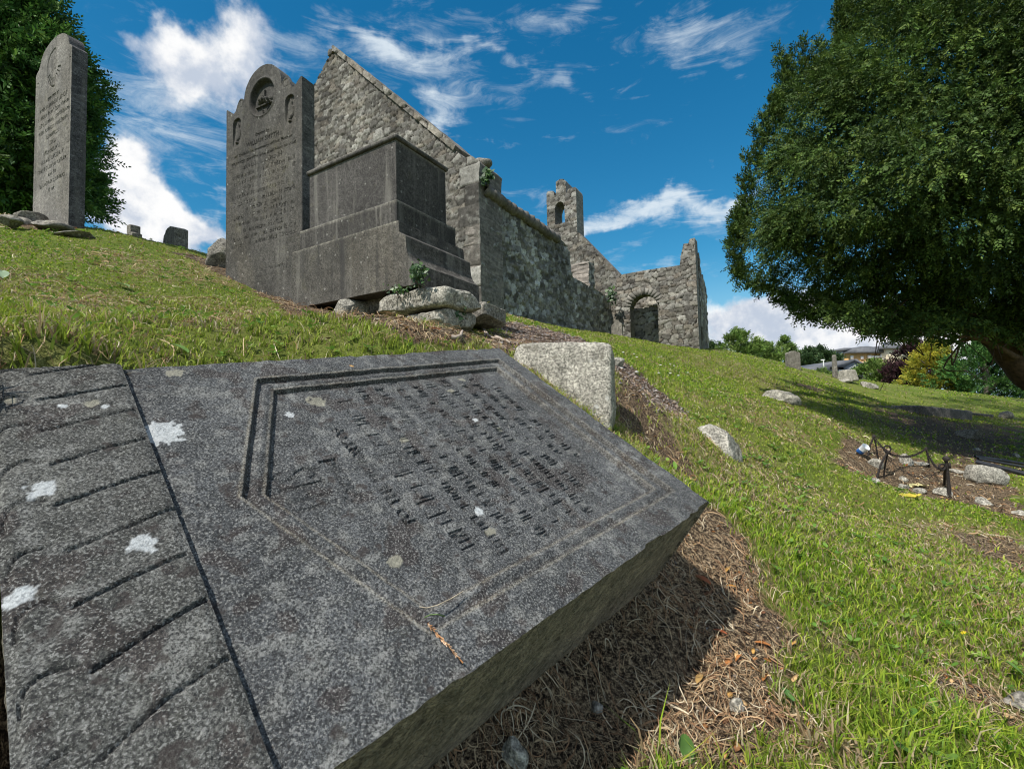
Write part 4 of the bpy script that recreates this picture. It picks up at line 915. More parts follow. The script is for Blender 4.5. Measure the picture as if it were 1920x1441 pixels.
    o=mesh('grave_block',V,[Fc],MROCKP,None,smooth=True,origin=X); tag(o,'tapered stone grave block on a plinth on the crest before the white house','grave marker')
    X2=ground(1566,708,3.); k=(X2@cf)/F
    V,Fc=rockmesh((1,1,1),9,.01,4,box=1,pw=12); tp=1-.25*(V[:,2]+.5); V=V*np.stack([7.5*k*tp,7*k*tp,46*k+0*tp],-1)+X2+UP*20*k
    o=mesh('grave_pillar',V,[Fc],MROCKD,None,smooth=True,origin=X2); tag(o,'slim stone pillar standing left of the tapered grave block','grave marker')
    # small headstone against the porch
    X=P(1157,636,12.2); A3,B3=axes(59)
    plate('leaning_headstone',[[(-.14,-.3),(.14,-.3),(.14,.40),(.0,.52),(-.14,.36)]],.02,X,np.array([.9,-.43,0]),UP,.1,colf=soft_col((.30,.29,.27),None,93,.2),mat=MROCKD,nseg=2,sidecol=(.15,.15,.14),origin=X)
    tag(bpy.data.objects['leaning_headstone'],'small pale headstone leaning in the church corner left of the arch','gravestone')
build_rocks()
# ------------------------------------------------------------------ tubes
def tube(pts,rad,seg=8,jit=0.,seed=0,cap=True):
    pts=np.array(pts,float); n=len(pts); rad=np.broadcast_to(np.array(rad,float),(n,)); V=[];pn=None
    for i in range(n):
        d=pts[min(i+1,n-1)]-pts[max(i-1,0)]; d/=np.linalg.norm(d)+1e-12
        if pn is None: pn=np.cross(d,[.3,.2,1.]); 
        pn=pn-d*(pn@d); pn/=np.linalg.norm(pn)+1e-12; q=np.cross(d,pn)
        for k in range(seg):
            a=2*math.pi*k/seg; r=rad[i]*(1+jit*(vnoise(np.array([i*.7,k*.9,seed*3.1]),seed)-.5)); V.append(pts[i]+(pn*math.cos(a)+q*math.sin(a))*r)
    Q=[[i*seg+k,i*seg+(k+1)%seg,(i+1)*seg+(k+1)%seg,(i+1)*seg+k] for i in range(n-1) for k in range(seg)]
    if cap: V+=[pts[0],pts[-1]]; c0=len(V)-2; Q+=[[c0,(k+1)%seg,k,c0] for k in range(0)]
    return np.array(V),np.array(Q)
def join(parts):
    V=[];Q=[];o=0
    for v,q in parts: V.append(v);Q.append(q+o);o+=len(v)
    return np.vstack(V),np.vstack(Q)
MIRON=plain('rusty_iron',(.028,.022,.02),.75,.3,60,.5,.5)
MPIPE=plain('black_pipe',(.03,.032,.04),.35,.2,30,.3,.1)
def torus(c,R,r,ax,ay,n=12,m=6):
    V=[];ax=np.array(ax,float);ay=np.array(ay,float); az=np.cross(ax,ay)
    for i in range(n):
        a=2*math.pi*i/n; d=ax*math.cos(a)+ay*math.sin(a)
        for j in range(m):
            b=2*math.pi*j/m; V.append(np.array(c)+d*(R+r*math.cos(b))+az*r*math.sin(b))
    Q=[[i*m+j,((i+1)%n)*m+j,((i+1)%n)*m+(j+1)%m,i*m+(j+1)%m] for i in range(n) for j in range(m)]
    return np.array(V),np.array(Q)
def build_plot():
    posts=[((1624,851),(1639,818),(1647,859),'leaning iron post farthest left and back in the chained grave plot',0),
           ((1639,894),(1664,848),(1656,893),'ring topped iron post with splayed legs at the front left of the plot',1),
           ((1744,876),(1736,841),None,'thin upright iron post at the back right of the plot',0),
           ((1781,932),(1774,860),(1770,908),'nearest and thickest knobbed iron post at the front right of the plot',2)]
    tops=[]
    for b,t,b2,lb,k in posts:
        X=ground(*b); d=X@cf; T_=P(*t,d+.0); e=empty('iron_post',X,lb,'iron post','iron posts of the chained grave plot')
        r=.0095 if k!=2 else .014
        path=smooth_path([X-UP*.08,X*.5+T_*.5+np.array([.004,.003,0]),T_],10)
        v,q=tube(path,np.linspace(r*1.1,r*.8,10),8,.3,k); mesh('shaft',v,[q],MIRON,e,smooth=True)
        if b2: 
            Y=ground(*b2); v,q=tube(smooth_path([Y-UP*.05,Y*.55+T_*.45,T_-UP*.02],8),r*.75,7,.3,k); mesh('stay',v,[q],MIRON,e,smooth=True)
        v,Fc=rockmesh((r*3.4,r*3.,r*3.6),int(b[0]),.05,3); mesh('knob',v+T_,[Fc],MIRON,e,smooth=True)
        if k==1: v,q=torus(T_+UP*.035,.030,.008,(.95,-.2,0),UP); mesh('ring',v,[q],MIRON,e,smooth=True)
        if k==2:
            v,q=join([torus(T_-UP*.07+np.array([-.04,0,0]),.028,.009,(1,0,0),UP),torus(T_-UP*.055+np.array([.02,-.01,0]),.022,.008,(.7,.7,0),UP)]); mesh('ring',v,[q],MIRON,e,smooth=True)
        tops.append(T_)
    def chain(a,b,sag,lb):
        L=np.linalg.norm(b-a); n=int(L*1.15/.03); parts=[]
        for i in range(n):
            f=(i+.5)/n; c=a*(1-f)+b*f-UP*sag*4*f*(1-f); g=(b-a)/n-UP*sag*4*(1-2*f)/n; g/=np.linalg.norm(g); s_=np.cross(g,UP);s_/=np.linalg.norm(s_); u_=np.cross(s_,g)
            y=s_ if i%2 else u_; v,q=torus((0,0,0),.012,.0025,g*1.35,y,10,5); parts.append((v+c,q))
        v,q=join(parts); o=mesh('chain',v,[q],MIRON,None,smooth=True,origin=(a+b)/2); tag(o,lb,'chain','sagging chains between the iron posts')
    chain(tops[0],tops[1]+UP*.01,.02,'short chain between the back left and ringed iron posts')
    chain(tops[1],tops[2],.06,'back chain sagging from the ringed post to the thin back post')
    chain(tops[2],tops[3]-UP*.06,.10,'right chain sagging from the thin back post to the nearest post')
    chain(tops[1]-UP*.05,tops[3]-UP*.07,.13,'front chain sagging low between the ringed and nearest posts')
    for i,(a,b,r,lb) in enumerate([((1828,862),(1990,888),.016,'uppermost of the three black iron pipes on the litter at right'),((1834,868),(1990,896),.014,'middle black iron pipe at right'),((1832,876),(1990,912),.026,'lowest and thickest black iron pipe at right')]):
        A_=ground(*a);B_=ground(*b); v,q=tube(smooth_path([A_+UP*(.04+.01*i),(A_+B_)/2+UP*.05,B_+UP*.03],8),r,10); o=mesh('iron_pipe',v,[q],MPIPE,None,smooth=True,origin=A_); tag(o,lb,'pipe','iron pipes lying in the litter')
    # crumpled litter
    X=ground(1611,853)
    e=empty('plastic_cup',X,'clear crushed plastic cup with a blue base lying by the back left iron post','plastic cup')
    t=np.linspace(0,2*math.pi,17)[:-1]
    def ring(r,z,j=.0): return np.stack([r*np.cos(t)*(1+j*np.sin(3*t)),r*np.sin(t),np.full(16,z)],-1)
    def lathe(rs):
        V=np.vstack([ring(r,z,.15) for r,z in rs]); n=len(rs); Q=[[i*16+k,i*16+(k+1)%16,(i+1)*16+(k+1)%16,(i+1)*16+k] for i in range(n-1) for k in range(16)]; return V@rotm(20,50,0).T,np.array(Q)
    v,q=lathe([(.001,0),(.030,0),(.032,.012),(.034,.04)]); mesh('base',v+X+UP*.03,[q],plain('blue_plastic',(.02,.12,.40),.4),e,smooth=True)
    mm=plain('clear_plastic',(.7,.74,.78),.2); v,q=lathe([(.034,.041),(.037,.08),(.040,.095)]); mesh('rim',v+X+UP*.03,[q],mm,e,smooth=True)
    for px,py,s,c,lb,sd in [(1720,912,.11,(.55,.5,.25),'crumpled pale yellow wrapper in the front of the chained plot',3),(1703,932,.13,(.5,.4,.06),'crumpled bright yellow wrapper on the grass edge in front of the plot',4)]:
        X=ground(px,py); g=np.linspace(-.5,.5,14); GX,GY=np.meshgrid(g,g); V=np.stack([GX.ravel()*s*1.5,GY.ravel()*s*.6,.5*s*(fbm(v3(GX.ravel()*5,GY.ravel()*5),3,sd)-.25)],-1)+X; I=np.arange(196).reshape(14,14)
        Q=np.stack([I[:-1,:-1],I[:-1,1:],I[1:,1:],I[1:,:-1]],-1).reshape(-1,4); o=mesh('wrapper',V,[Q],plain('wrapper_%d'%sd,c,.35),None,origin=X); tag(o,lb,'wrapper')
build_plot()
# ------------------------------------------------------------------ turf
MGRASS=attr_mat('grass_blades',.55,.35,30,.12,.25)
MSTRAW=attr_mat('straw',.8,.2,30,.15,.15)
A59,B59=axes(59)
def blocked(x,y):
    a,b,_=slab_ab(x,y,0.); m=(a>-S_L-.02)&(a<.015)&(b>-.0)&(b<S_W+.02)&(np.hypot(x,y)<4)
    a2,b2,_=slab_ab(x,y,-S_T*.8); m|=(a2>-S_L)&(a2<.0)&(b2>.4)&(b2<S_W)&(np.hypot(x,y)<3)
    C=P(742,265,3.3); s=(x-C[0])*A59[0]+(y-C[1])*A59[1]; q=(x-C[0])*B59[0]+(y-C[1])*B59[1]; m|=(s>-.27)&(s<1.02)&(q>-.1)&(q<.62)
    s=(x-CC[0])*A59[0]+(y-CC[1])*A59[1]; q=(x-CC[0])*B59[0]+(y-CC[1])*B59[1]; m|=(s>-.02)&(s<7.6)&(q>-.05)&(q<13)
    return m
def build_grass():
    def sample(n,r0,r1,p,az=62):
        # density falls with distance**-p
        u=rng.random(n); k=2-p
        r=(r0**k+u*(r1**k-r0**k))**(1/k); a=np.radians(rng.uniform(-az,az,n)); return r*np.sin(a),r*np.cos(a),r
    Xs=[sample(150000,.55,3.2,1.0),sample(330000,3.0,16,1.65),sample(70000,15,34,1.3,50)]
    x=np.concatenate([q[0] for q in Xs]);y=np.concatenate([q[1] for q in Xs]);r=np.concatenate([q[2] for q in Xs])
    # tufts: pull some blades together
    n=len(x); tu=rng.random(n)<.45; cellsz=.05*np.maximum(1,r/2.5); cx=np.round(x/cellsz)*cellsz+cellsz*.5*(_h(np.round(x/cellsz).astype(int),np.round(y/cellsz).astype(int),np.zeros(n,int),3)-.5)
    cy=np.round(y/cellsz)*cellsz+cellsz*.5*(_h(np.round(x/cellsz).astype(int),np.round(y/cellsz).astype(int),np.zeros(n,int),4)-.5)
    x=np.where(tu,x*.35+cx*.65,x); y=np.where(tu,y*.35+cy*.65,y)
    soil,straw=zones(x,y)
    cov=fbm(v3(x*3,y*3),3,77); pk=np.clip(1-soil*1.02,0,1)*sstep(.10,.30,cov+.1*(1-straw))
    pk=np.maximum(pk,.035*(soil<.97)); keep=(rng.random(n)<pk)&~blocked(x,y)
    x,y,r,soil,straw=[q[keep] for q in (x,y,r,soil,straw)]; n=len(x); z=tz(x,y)
    tall=sstep(.5,.75,fbm(v3(x*2.2,y*2.2),3,55)); near=np.clip((3.-r)/2,0,1)
    edge=np.exp(-((slab_ab(x,y,0.)[1]+.06)/.06)**2)*(r<2.4)
    h=(1+.5*edge)*(.020+.022*rng.random(n)+.028*tall*rng.random(n))*(1+.7*near*rng.random(n))*np.clip(.86+r*.012-.2*sstep(2.2,4.5,r),.6,1.3)
    big=near*sstep(.55,.62,vnoise(v3(x*11,y*11),61))*rng.random(n); h=h*(1+1.3*big)*np.where(x<.2,.62,1.)
    w=.0017*(1+.5*big)*np.maximum(1.,r/1.7)**.95*(.7+.6*rng.random(n))
    ph=rng.uniform(0,2*np.pi,n); th=ph+rng.normal(0,1.2,n); lean=.25+.65*rng.random(n)**1.3
    sd=np.stack([np.cos(ph),np.sin(ph),0*ph],-1); ld=np.stack([np.cos(th)*1.+.15,np.sin(th)-.1,0*th],-1)
    base=np.stack([x,y,z-.004],-1)
    m1=base+ld*(h*lean*.28)[:,None]+UP*(h*.55)[:,None]; tip=base+ld*(h*lean)[:,None]+UP*(h*(1-.35*lean))[:,None]
    V=np.stack([base-sd*w[:,None],base+sd*w[:,None],m1-sd*(w*.8)[:,None],m1+sd*(w*.8)[:,None],tip],1)
    k=np.arange(n)*5; Q=np.stack([k,k+1,k+3,k+2],-1); T=np.stack([k+2,k+3,k+4],-1)
    pal=np.array([(.19,.315,.022),(.275,.385,.03),(.37,.43,.055),(.10,.20,.015),(.215,.33,.028)]); c=pal[rng.integers(0,5,n)]*rng.uniform(.8,1.2,n)[:,None]
    yv=sstep(.4,.65,fbm(v3(x*.5,y*.5),2,88))[:,None]; c=c*(1-.35*yv)+np.array([.32,.33,.07])*.35*yv
    dead=rng.random(n)<(.11+.40*straw+.25*soil); c[dead]=np.array([(.42,.33,.19),(.33,.24,.13),(.52,.44,.29)])[rng.integers(0,3,dead.sum())]*rng.uniform(.7,1.1,dead.sum())[:,None]
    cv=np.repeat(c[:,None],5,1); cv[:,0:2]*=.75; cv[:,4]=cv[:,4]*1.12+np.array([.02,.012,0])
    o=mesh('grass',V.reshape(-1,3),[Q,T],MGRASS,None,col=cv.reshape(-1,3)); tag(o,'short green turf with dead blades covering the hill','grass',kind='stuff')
    # broad leaved weeds in the turf
    # straw strands
    N=100000; x,y,r=sample(N,.45,8,1.45); soil,straw=zones(x,y); a,b,_=slab_ab(x,y,-.15)
    keep=(rng.random(N)<np.clip(straw*.85,0,1)*(.25+.75*sstep(.35,.6,fbm(v3(x*6,y*6),3,19))))
    bl=blocked(x,y)&~((b>.55)&(b<1.)&(r<1.8)); keep&=~bl; x,y,r,straw=[q[keep] for q in (x,y,r,straw)]; n=len(x)
    seg=6; L=rng.uniform(.025,.10,n)*np.maximum(1,r/6); ph=rng.uniform(0,2*np.pi,n); cur=rng.normal(0,1.6,n)*1.2; lift=rng.random(n)**3*.028
    pts=np.zeros((n,seg+1,3)); px_,py_=x.copy(),y.copy(); an=ph.copy()
    for s in range(seg+1):
        f=s/seg; zz=tz(px_,py_) if s in (0,2,4,6) else None
        pts[:,s,0]=px_;pts[:,s,1]=py_; pts[:,s,2]=0 if zz is None else zz
        px_=px_+np.cos(an)*L/seg; py_=py_+np.sin(an)*L/seg; an=an+cur/seg*(1+.6*np.sin(s))
    for s in (1,3,5): pts[:,s,2]=(pts[:,s-1,2]+pts[:,s+1,2])/2
    e0=rng.random(n)*.008+.002; e1=rng.random(n)*.012+.002
    for s in range(seg+1): f=s/seg; pts[:,s,2]+=e0*(1-f)+e1*f+lift*4*f*(1-f)
    w=.0007*np.maximum(1,r/2.2)*rng.uniform(.6,1.7,n); d=np.gradient(pts,axis=1); sd=np.cross(d,UP+0*d); sd/=np.linalg.norm(sd,axis=2)[...,None]+1e-9
    tilt=rng.normal(0,.6,n)[:,None,None]*UP; sdd=sd+tilt; prof=np.array([.7,1,1,1,.9,.7,.2])[None,:,None]
    V=np.stack([pts-sdd*w[:,None,None]*prof,pts+sdd*w[:,None,None]*prof],2).reshape(n,-1,3)
    k=(np.arange(n)*2*(seg+1))[:,None]+np.arange(seg)[None]*2; Q=np.stack([k,k+1,k+3,k+2],-1).reshape(-1,4)
    c=np.array([(.52,.39,.24),(.42,.28,.16),(.62,.53,.38),(.34,.20,.11),(.24,.14,.08)])[rng.integers(0,5,n)]*rng.uniform(.75,1.15,n)[:,None]
    o=mesh('dead_grass',V.reshape(-1,3),[Q],MSTRAW,None,col=np.repeat(c,2*(seg+1),0)); tag(o,'tangled dry straw and roots in the bare patches','dead grass',kind='stuff')
    # litter flakes and leaves, chips of bark
    def flakes(name,poly_idx,N,size,pal,lab,cat,flat=.35,r1=9.,thr=.4,thick=.25,p=1.2):
        x,y,r=sample(N,.5,r1,p); soil,straw=zones(x,y); 
        if poly_idx is not None: keep=sdpoly(x,y,ZN[poly_idx][0])+.1*(rng.random(N)-.5)>0
        else: keep=rng.random(N)<np.clip((soil-thr)*1.8,0,1)
        keep&=~blocked(x,y); x,y,r=x[keep],y[keep],r[keep]; n=len(x); z=tz(x,y)
        s=size*rng.uniform(.4,1.4,n)*np.maximum(1,r/4); a=rng.uniform(0,2*np.pi,n)
        Vb,Fb=ico(1); Vb=Vb*np.array([1.,.62,thick]); Vv=Vb[None]*(1+.35*rng.normal(size=(n,len(Vb),1)))*s[:,None,None]*.5
        ca,sa=np.cos(a)[:,None],np.sin(a)[:,None]; tl=rng.normal(0,flat,n)[:,None]
        X=Vv[...,0]*ca-Vv[...,1]*sa; Y=Vv[...,0]*sa+Vv[...,1]*ca; Z=Vv[...,2]+X*tl
        V=np.stack([X+x[:,None],Y+y[:,None],Z+(z+s*.08)[:,None]],-1); Fc=(Fb[None]+(np.arange(n)*len(Vb))[:,None,None]).reshape(-1,3)
        c=np.array(pal)[rng.integers(0,len(pal),n)]*rng.uniform(.7,1.2,n)[:,None]
        o=mesh(name,V.reshape(-1,3),[Fc],attr_mat(name,.9,0,60,.3,.15),None,col=np.repeat(c,len(Vb),0)); tag(o,lab,cat,kind='stuff')
    flakes('gravel',2,120000,.022,[(.24,.20,.18),(.16,.12,.10),(.32,.29,.27),(.12,.09,.08),(.28,.21,.17)],'grey brown gravel and bark chips in the bare strip above the granite block','gravel',thick=.45,r1=8.)
    flakes('soil_crumbs',None,26000,.010,[(.07,.05,.035),(.12,.085,.06),(.20,.18,.16),(.05,.035,.025)],'dark crumbs of soil and grit on the bare earth','soil',thick=.6,r1=7)
    flakes('leaf_litter',None,6500,.022,[(.36,.15,.05),(.45,.26,.08),(.22,.11,.05),(.5,.33,.16),(.16,.08,.045)],'fallen brown and orange leaves on the bare earth','leaf litter',thick=.07,flat=.6,r1=7,thr=.2)
build_grass()
def build_weeds():
    r=np.random.default_rng(12); N=1500; k=.7; u=r.random(N); rr=(.8**k+u*(7**k-.8**k))**(1/k); a=np.radians(r.uniform(-58,58,N)); x=rr*np.sin(a); y=rr*np.cos(a)
    soil,straw=zones(x,y); keep=(soil<.5)&(vnoise(v3(x*1.7,y*1.7),66)>.45)&~blocked(x,y); x,y,rr=x[keep],y[keep],rr[keep]; n=len(x); z=tz(x,y)
    V=[];C=[]
    for l in range(5):
        s=r.uniform(.007,.017,n)*np.clip(rr/2.2,1,1.6); an=l*1.26+r.uniform(-.4,.4,n); d=np.stack([np.cos(an),np.sin(an),.25+.4*r.random(n)],-1); q=np.stack([-np.sin(an),np.cos(an),0*an],-1)
        b=np.stack([x,y,z+.008+.014*r.random(n)],-1)+d*(s*.3)[:,None]
        for f,w in ((0,.12),(.45,.42),(.9,.46),(1.25,.2)): V.append(b+d*(s*f)[:,None]-q*(s*w)[:,None]); V.append(b+d*(s*f)[:,None]+q*(s*w)[:,None])
    V=np.stack(V,1).reshape(n,5,8,3); base=(np.arange(n*5)*8)[:,None]; Q=np.concatenate([base+np.array([[2*i,2*i+1,2*i+3,2*i+2]]) for i in range(3)])
    c=np.array([(.12,.24,.035),(.16,.28,.05),(.2,.31,.05),(.09,.19,.03)])[r.integers(0,4,n)]*r.uniform(.8,1.2,n)[:,None]
    o=mesh('clover',V.reshape(-1,3),[Q],attr_mat('clover_leaf',.5,.3,60,.15,.3),None,col=np.repeat(c,40,0)); tag(o,'small round leaved clover and weeds scattered in the turf','clover',kind='stuff')
build_weeds()
# ------------------------------------------------------------------ foliage
def leafmesh(cen,R,ns,axis,sprig,leaf,lw,pal,nl=7,seed=0,outward=None,colvar=.25,flat=.0,droop=0.):
    """boughs: cen (n,3), R (n,), axis (n,3) growth direction; ns sprigs each"""
    r=np.random.default_rng(seed); n=len(cen); N=n*ns
    c=np.repeat(cen,ns,0); Rr=np.repeat(R,ns); ax=np.repeat(axis,ns,0)
    d=r.normal(size=(N,3)); d/=np.linalg.norm(d,axis=1)[:,None]; rad=r.random(N)**.45
    p=c+d*(Rr*rad)[:,None]*np.array([1,1,.8-flat])
    g=ax+d*.75+r.normal(size=(N,3))*.35-UP*droop; g/=np.linalg.norm(g,axis=1)[:,None]
    s1=np.cross(g,r.normal(size=(N,3))); s1/=np.linalg.norm(s1,axis=1)[:,None]
    L=sprig*r.uniform(.6,1.3,N); base=np.array(pal)[r.integers(0,len(pal),N)]*r.uniform(1-colvar,1+colvar,N)[:,None]*np.repeat(r.uniform(.7,1.35,n),ns)[:,None]
    Vs=[];Cs=[]
    for k in range(nl):
        f=(k+.5)/nl; o=p+g*(L*f)[:,None]; sg=1 if k%2 else -1
        ld=g*.75+s1*sg*.8 if k<nl-1 else g; ld=ld+r.normal(size=(N,3))*.22; ld/=np.linalg.norm(ld,axis=1)[:,None]
        wd=np.cross(ld,s1*.3+r.normal(size=(N,3))*.5+np.cross(g,s1)); wd/=np.linalg.norm(wd,axis=1)[:,None]
        ll=leaf*(1.15-.5*f)*r.uniform(.7,1.2,N)
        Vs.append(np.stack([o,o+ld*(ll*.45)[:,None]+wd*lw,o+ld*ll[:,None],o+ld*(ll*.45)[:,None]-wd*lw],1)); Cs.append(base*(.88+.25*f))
    V=np.stack(Vs,1).reshape(-1,3); C=np.repeat(np.stack(Cs,1).reshape(-1,3),4,0)
    Q=np.arange(len(V)).reshape(-1,4); return V,Q,C
def foliage_mat(name,tr=.25,rough=.5,spec=.35): return attr_mat(name,rough,tr,3.,.18,spec)
def crown_from_outline(poly,d0,thick,n,Rb,seed,slope=0.,jit=1.,shell=.55):
    r=np.random.default_rng(seed); poly=np.array(poly,float); lo=poly.min(0);hi=poly.max(0); pts=[];RR=[]
    while len(pts)<n:
        x=r.uniform(lo[0],hi[0],4000);y=r.uniform(lo[1],hi[1],4000); sd=sdpoly(x,y,poly)
        for a,b,s in zip(x,y,sd):
            R_=Rb*r.uniform(.6,1.15); rp=R_*.8/d0*F
            if s<rp*.75: continue
            e=min(s/(thick*.8/d0*F),1.); t=thick*math.sqrt(max(0,1-(1-e)**2)); q=r.random()
            dd=d0+t*(-1 if q<.68 else 1)*(r.uniform(shell,1) if q<.9 else r.uniform(-1,1))
            # outline is stated at distance d0: keep world size, so shift along depth only
            pts.append(P(a,b,d0)+np.array([0,1,0])*(dd-d0)*1.0+ (ray(a,b)-cf)*(dd-d0)*.75); RR.append(R_)
            if len(pts)>=n: break
    return np.array(pts),np.array(RR)
MBARK=plain('reddish_bark',(.10,.06,.04),.9,0,18,.5,.8)
MBARKG=plain('grey_bark',(.13,.11,.09),.9,0,18,.4,.8)
def limb(pts,r0,r1,seed,n=26,seg=9,wob=.04):
    p=smooth_path(pts,n); p=p+(np.stack([vnoise(v3(np.arange(n)*.4,0*np.arange(n)+k*7.,0*np.arange(n)+seed),k) for k in range(3)],-1)-.5)*wob*2
    return tube(p,np.linspace(r0,r1,n),seg,.35,seed)
def build_yew():
    base=ground(1,1) if 0 else None
    d0=6.9
    X0=P(2080,860,6.6); X0=onz(X0[0],X0[1],-.1)
    e=empty('yew_tree',X0,'huge dark green yew with drooping lower branches filling the right side','tree')
    poly=[(1588,-60),(1592,10),(1570,75),(1572,110),(1540,120),(1500,140),(1470,170),(1456,215),(1446,235),(1438,290),(1412,330),(1408,380),(1392,425),(1386,470),(1400,512),(1440,535),(1500,572),(1560,578),(1620,598),(1680,606),(1740,608),(1800,606),(1860,622),(1920,640),(2100,650),(2500,640),(2900,500),(3000,0),(2900,-500),(2500,-900),(2000,-900),(1800,-640),(1640,-300)]
    c1,R1=crown_from_outline(poly,d0,2.9,1300,.36,11,shell=.35)
    # more boughs toward what stands in view
    poly2=[(1560,90),(1500,150),(1448,245),(1412,345),(1390,440),(1388,475),(1402,510),(1440,535),(1500,572),(1620,598),(1740,608),(1800,602),(1860,618),(2000,640),(2000,-30),(1600,-30),(1580,80)]
    c2,R2=crown_from_outline(poly2,d0,2.6,760,.27,12)
    cen=np.vstack([c1,c2]);R=np.r_[R1,R2]; mid=P(2050,150,7.6)
    ax=cen-mid; ax/=np.linalg.norm(ax,axis=1)[:,None]; hgt=(cen[:,2]-mid[2])/4; ax[:,2]+=np.clip(hgt,-.55,.7)
    pal=[(.05,.09,.018),(.07,.12,.024),(.03,.06,.014),(.10,.145,.028),(.055,.095,.022)]
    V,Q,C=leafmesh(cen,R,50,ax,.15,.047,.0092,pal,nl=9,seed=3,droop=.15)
    # spiky leaders along the upper left edge
    sp=[];sR=[];sax=[]
    rs_=np.random.default_rng(77); ex=[]
    for i in range(60):
        t_=rs_.random(); yy=np.interp(t_,[0,1],[20,520]); xx=np.interp(yy,[10,75,110,140,170,215,290,330,380,425,470,515],[1592,1570,1572,1500,1470,1452,1428,1402,1396,1378,1372,1390]); ex.append((xx+rs_.uniform(-6,8),yy+rs_.uniform(-4,10),rs_.uniform(.2,.46)*(1.15 if yy<300 else .75)))
    for (px,py,h) in [(q[0]+8,q[1],q[2]) for q in ex]+[(1590,60,.9),(1583,70,.7),(1500,150,.62),(1470,165,.75),(1518,140,.7),(1545,130,.5),(1485,160,.5),(1438,235,.3),(1448,205,.2),(1420,292,.22),(1400,340,.2),(1388,400,.2),(1374,455,.18),(1640,10,.4),(1700,0,.3),(1610,55,.25),(1555,130,.25),(1480,150,.35),(1530,125,.3),(1590,40,.45),(1425,260,.3),(1410,300,.25),(1462,190,.3),(1610,20,.3)]:
        b=P(px,py+18,d0-.2)
        m=int(h/.035)
        for i in range(m):
            f=i/m; sp.append(b+UP*h*f+np.array([.03*math.sin(i*.8)-.06*f,0,0])); sR.append(.10*(1-.75*f)+.014); sax.append((-.15,0,1.2))
    V2,Q2,C2=leafmesh(np.array(sp),np.array(sR),5,np.array(sax),.09,.05,.009,pal,nl=7,seed=8)
    # hanging sprays along the lower edge
    hp=[];hR=[];hax=[]
    rr=np.random.default_rng(9)
    for i in range(150):
        px=rr.uniform(1385,1960); py=np.interp(px,[1385,1440,1500,1560,1620,1680,1740,1800,1960],[505,535,570,578,598,608,606,604,630]); dd=d0+rr.uniform(-1.8,.6)*min(1,(px-1370)/200)
        b=P(px,py-rr.uniform(-4,30),dd)
        for k in range(5): hp.append(b-UP*.035*k+rr.normal(size=3)*.03); hR.append(.05); hax.append((-.4,-.2,-.5))
    V3,Q3,C3=leafmesh(np.array(hp),np.array(hR),5,np.array(hax),.12,.055,.010,pal,nl=7,seed=10)
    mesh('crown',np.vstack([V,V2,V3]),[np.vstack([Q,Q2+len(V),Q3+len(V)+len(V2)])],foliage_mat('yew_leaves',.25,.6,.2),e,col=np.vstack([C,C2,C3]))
    t=[P(2080,900,6.6),P(2010,760,6.5),P(1925,690,6.5),P(1850,618,6.6),P(1790,560,6.8),P(1735,470,7.0),P(1700,330,7.2)]
    t[0]=X0-UP*.2
    v,q=join([limb(t,.30,.05,1,34,12,.03),limb([t[0],P(2110,600,6.9),P(2120,200,7.3),P(2080,-300,7.6)],.33,.08,2,30,12)])
    mesh('trunk',v,[q],MBARK,e,smooth=True)
    br=[]
    for i,(a,b,c,r0) in enumerate([(P(1850,618,6.6),P(1740,600,6.2),P(1560,540,6.0),.07),(P(1900,670,6.5),P(1880,560,6.0),P(1800,420,5.8),.07),(P(1790,560,6.8),P(1640,520,6.6),P(1450,450,6.6),.06),(P(1735,470,7.),P(1620,360,6.9),P(1480,250,6.7),.05),(P(2110,600,6.9),P(1980,500,6.4),P(1840,300,6.0),.08),(P(2120,200,7.3),P(1900,120,7.),P(1640,30,6.8),.08),
                                    (P(1925,690,6.5),P(1850,640,6.0),P(1720,625,5.8),.045),(P(1870,640,6.6),P(1800,640,6.6),P(1660,610,6.8),.035),(P(1960,720,6.5),P(1900,620,6.1),P(1900,480,5.7),.05)]):
        br.append(limb([a,b,c],r0,.012,20+i,18,7,.06))
    for i in range(60):
        px=rr.uniform(1650,1920);py=rr.uniform(520,660)-max(0,(1800-px))*.25; dd=rr.uniform(5.6,7.3); a=P(px,py,dd); br.append(limb([a,a+rr.normal(size=3)*.15+np.array([-.15,0,-.05]),a+rr.normal(size=3)*.3+np.array([-.4,-.1,-.12])],.012,.004,100+i,7,5,.02))
    v,q=join(br); mesh('branches',v,[q],MBARK,e,smooth=True)
build_yew()
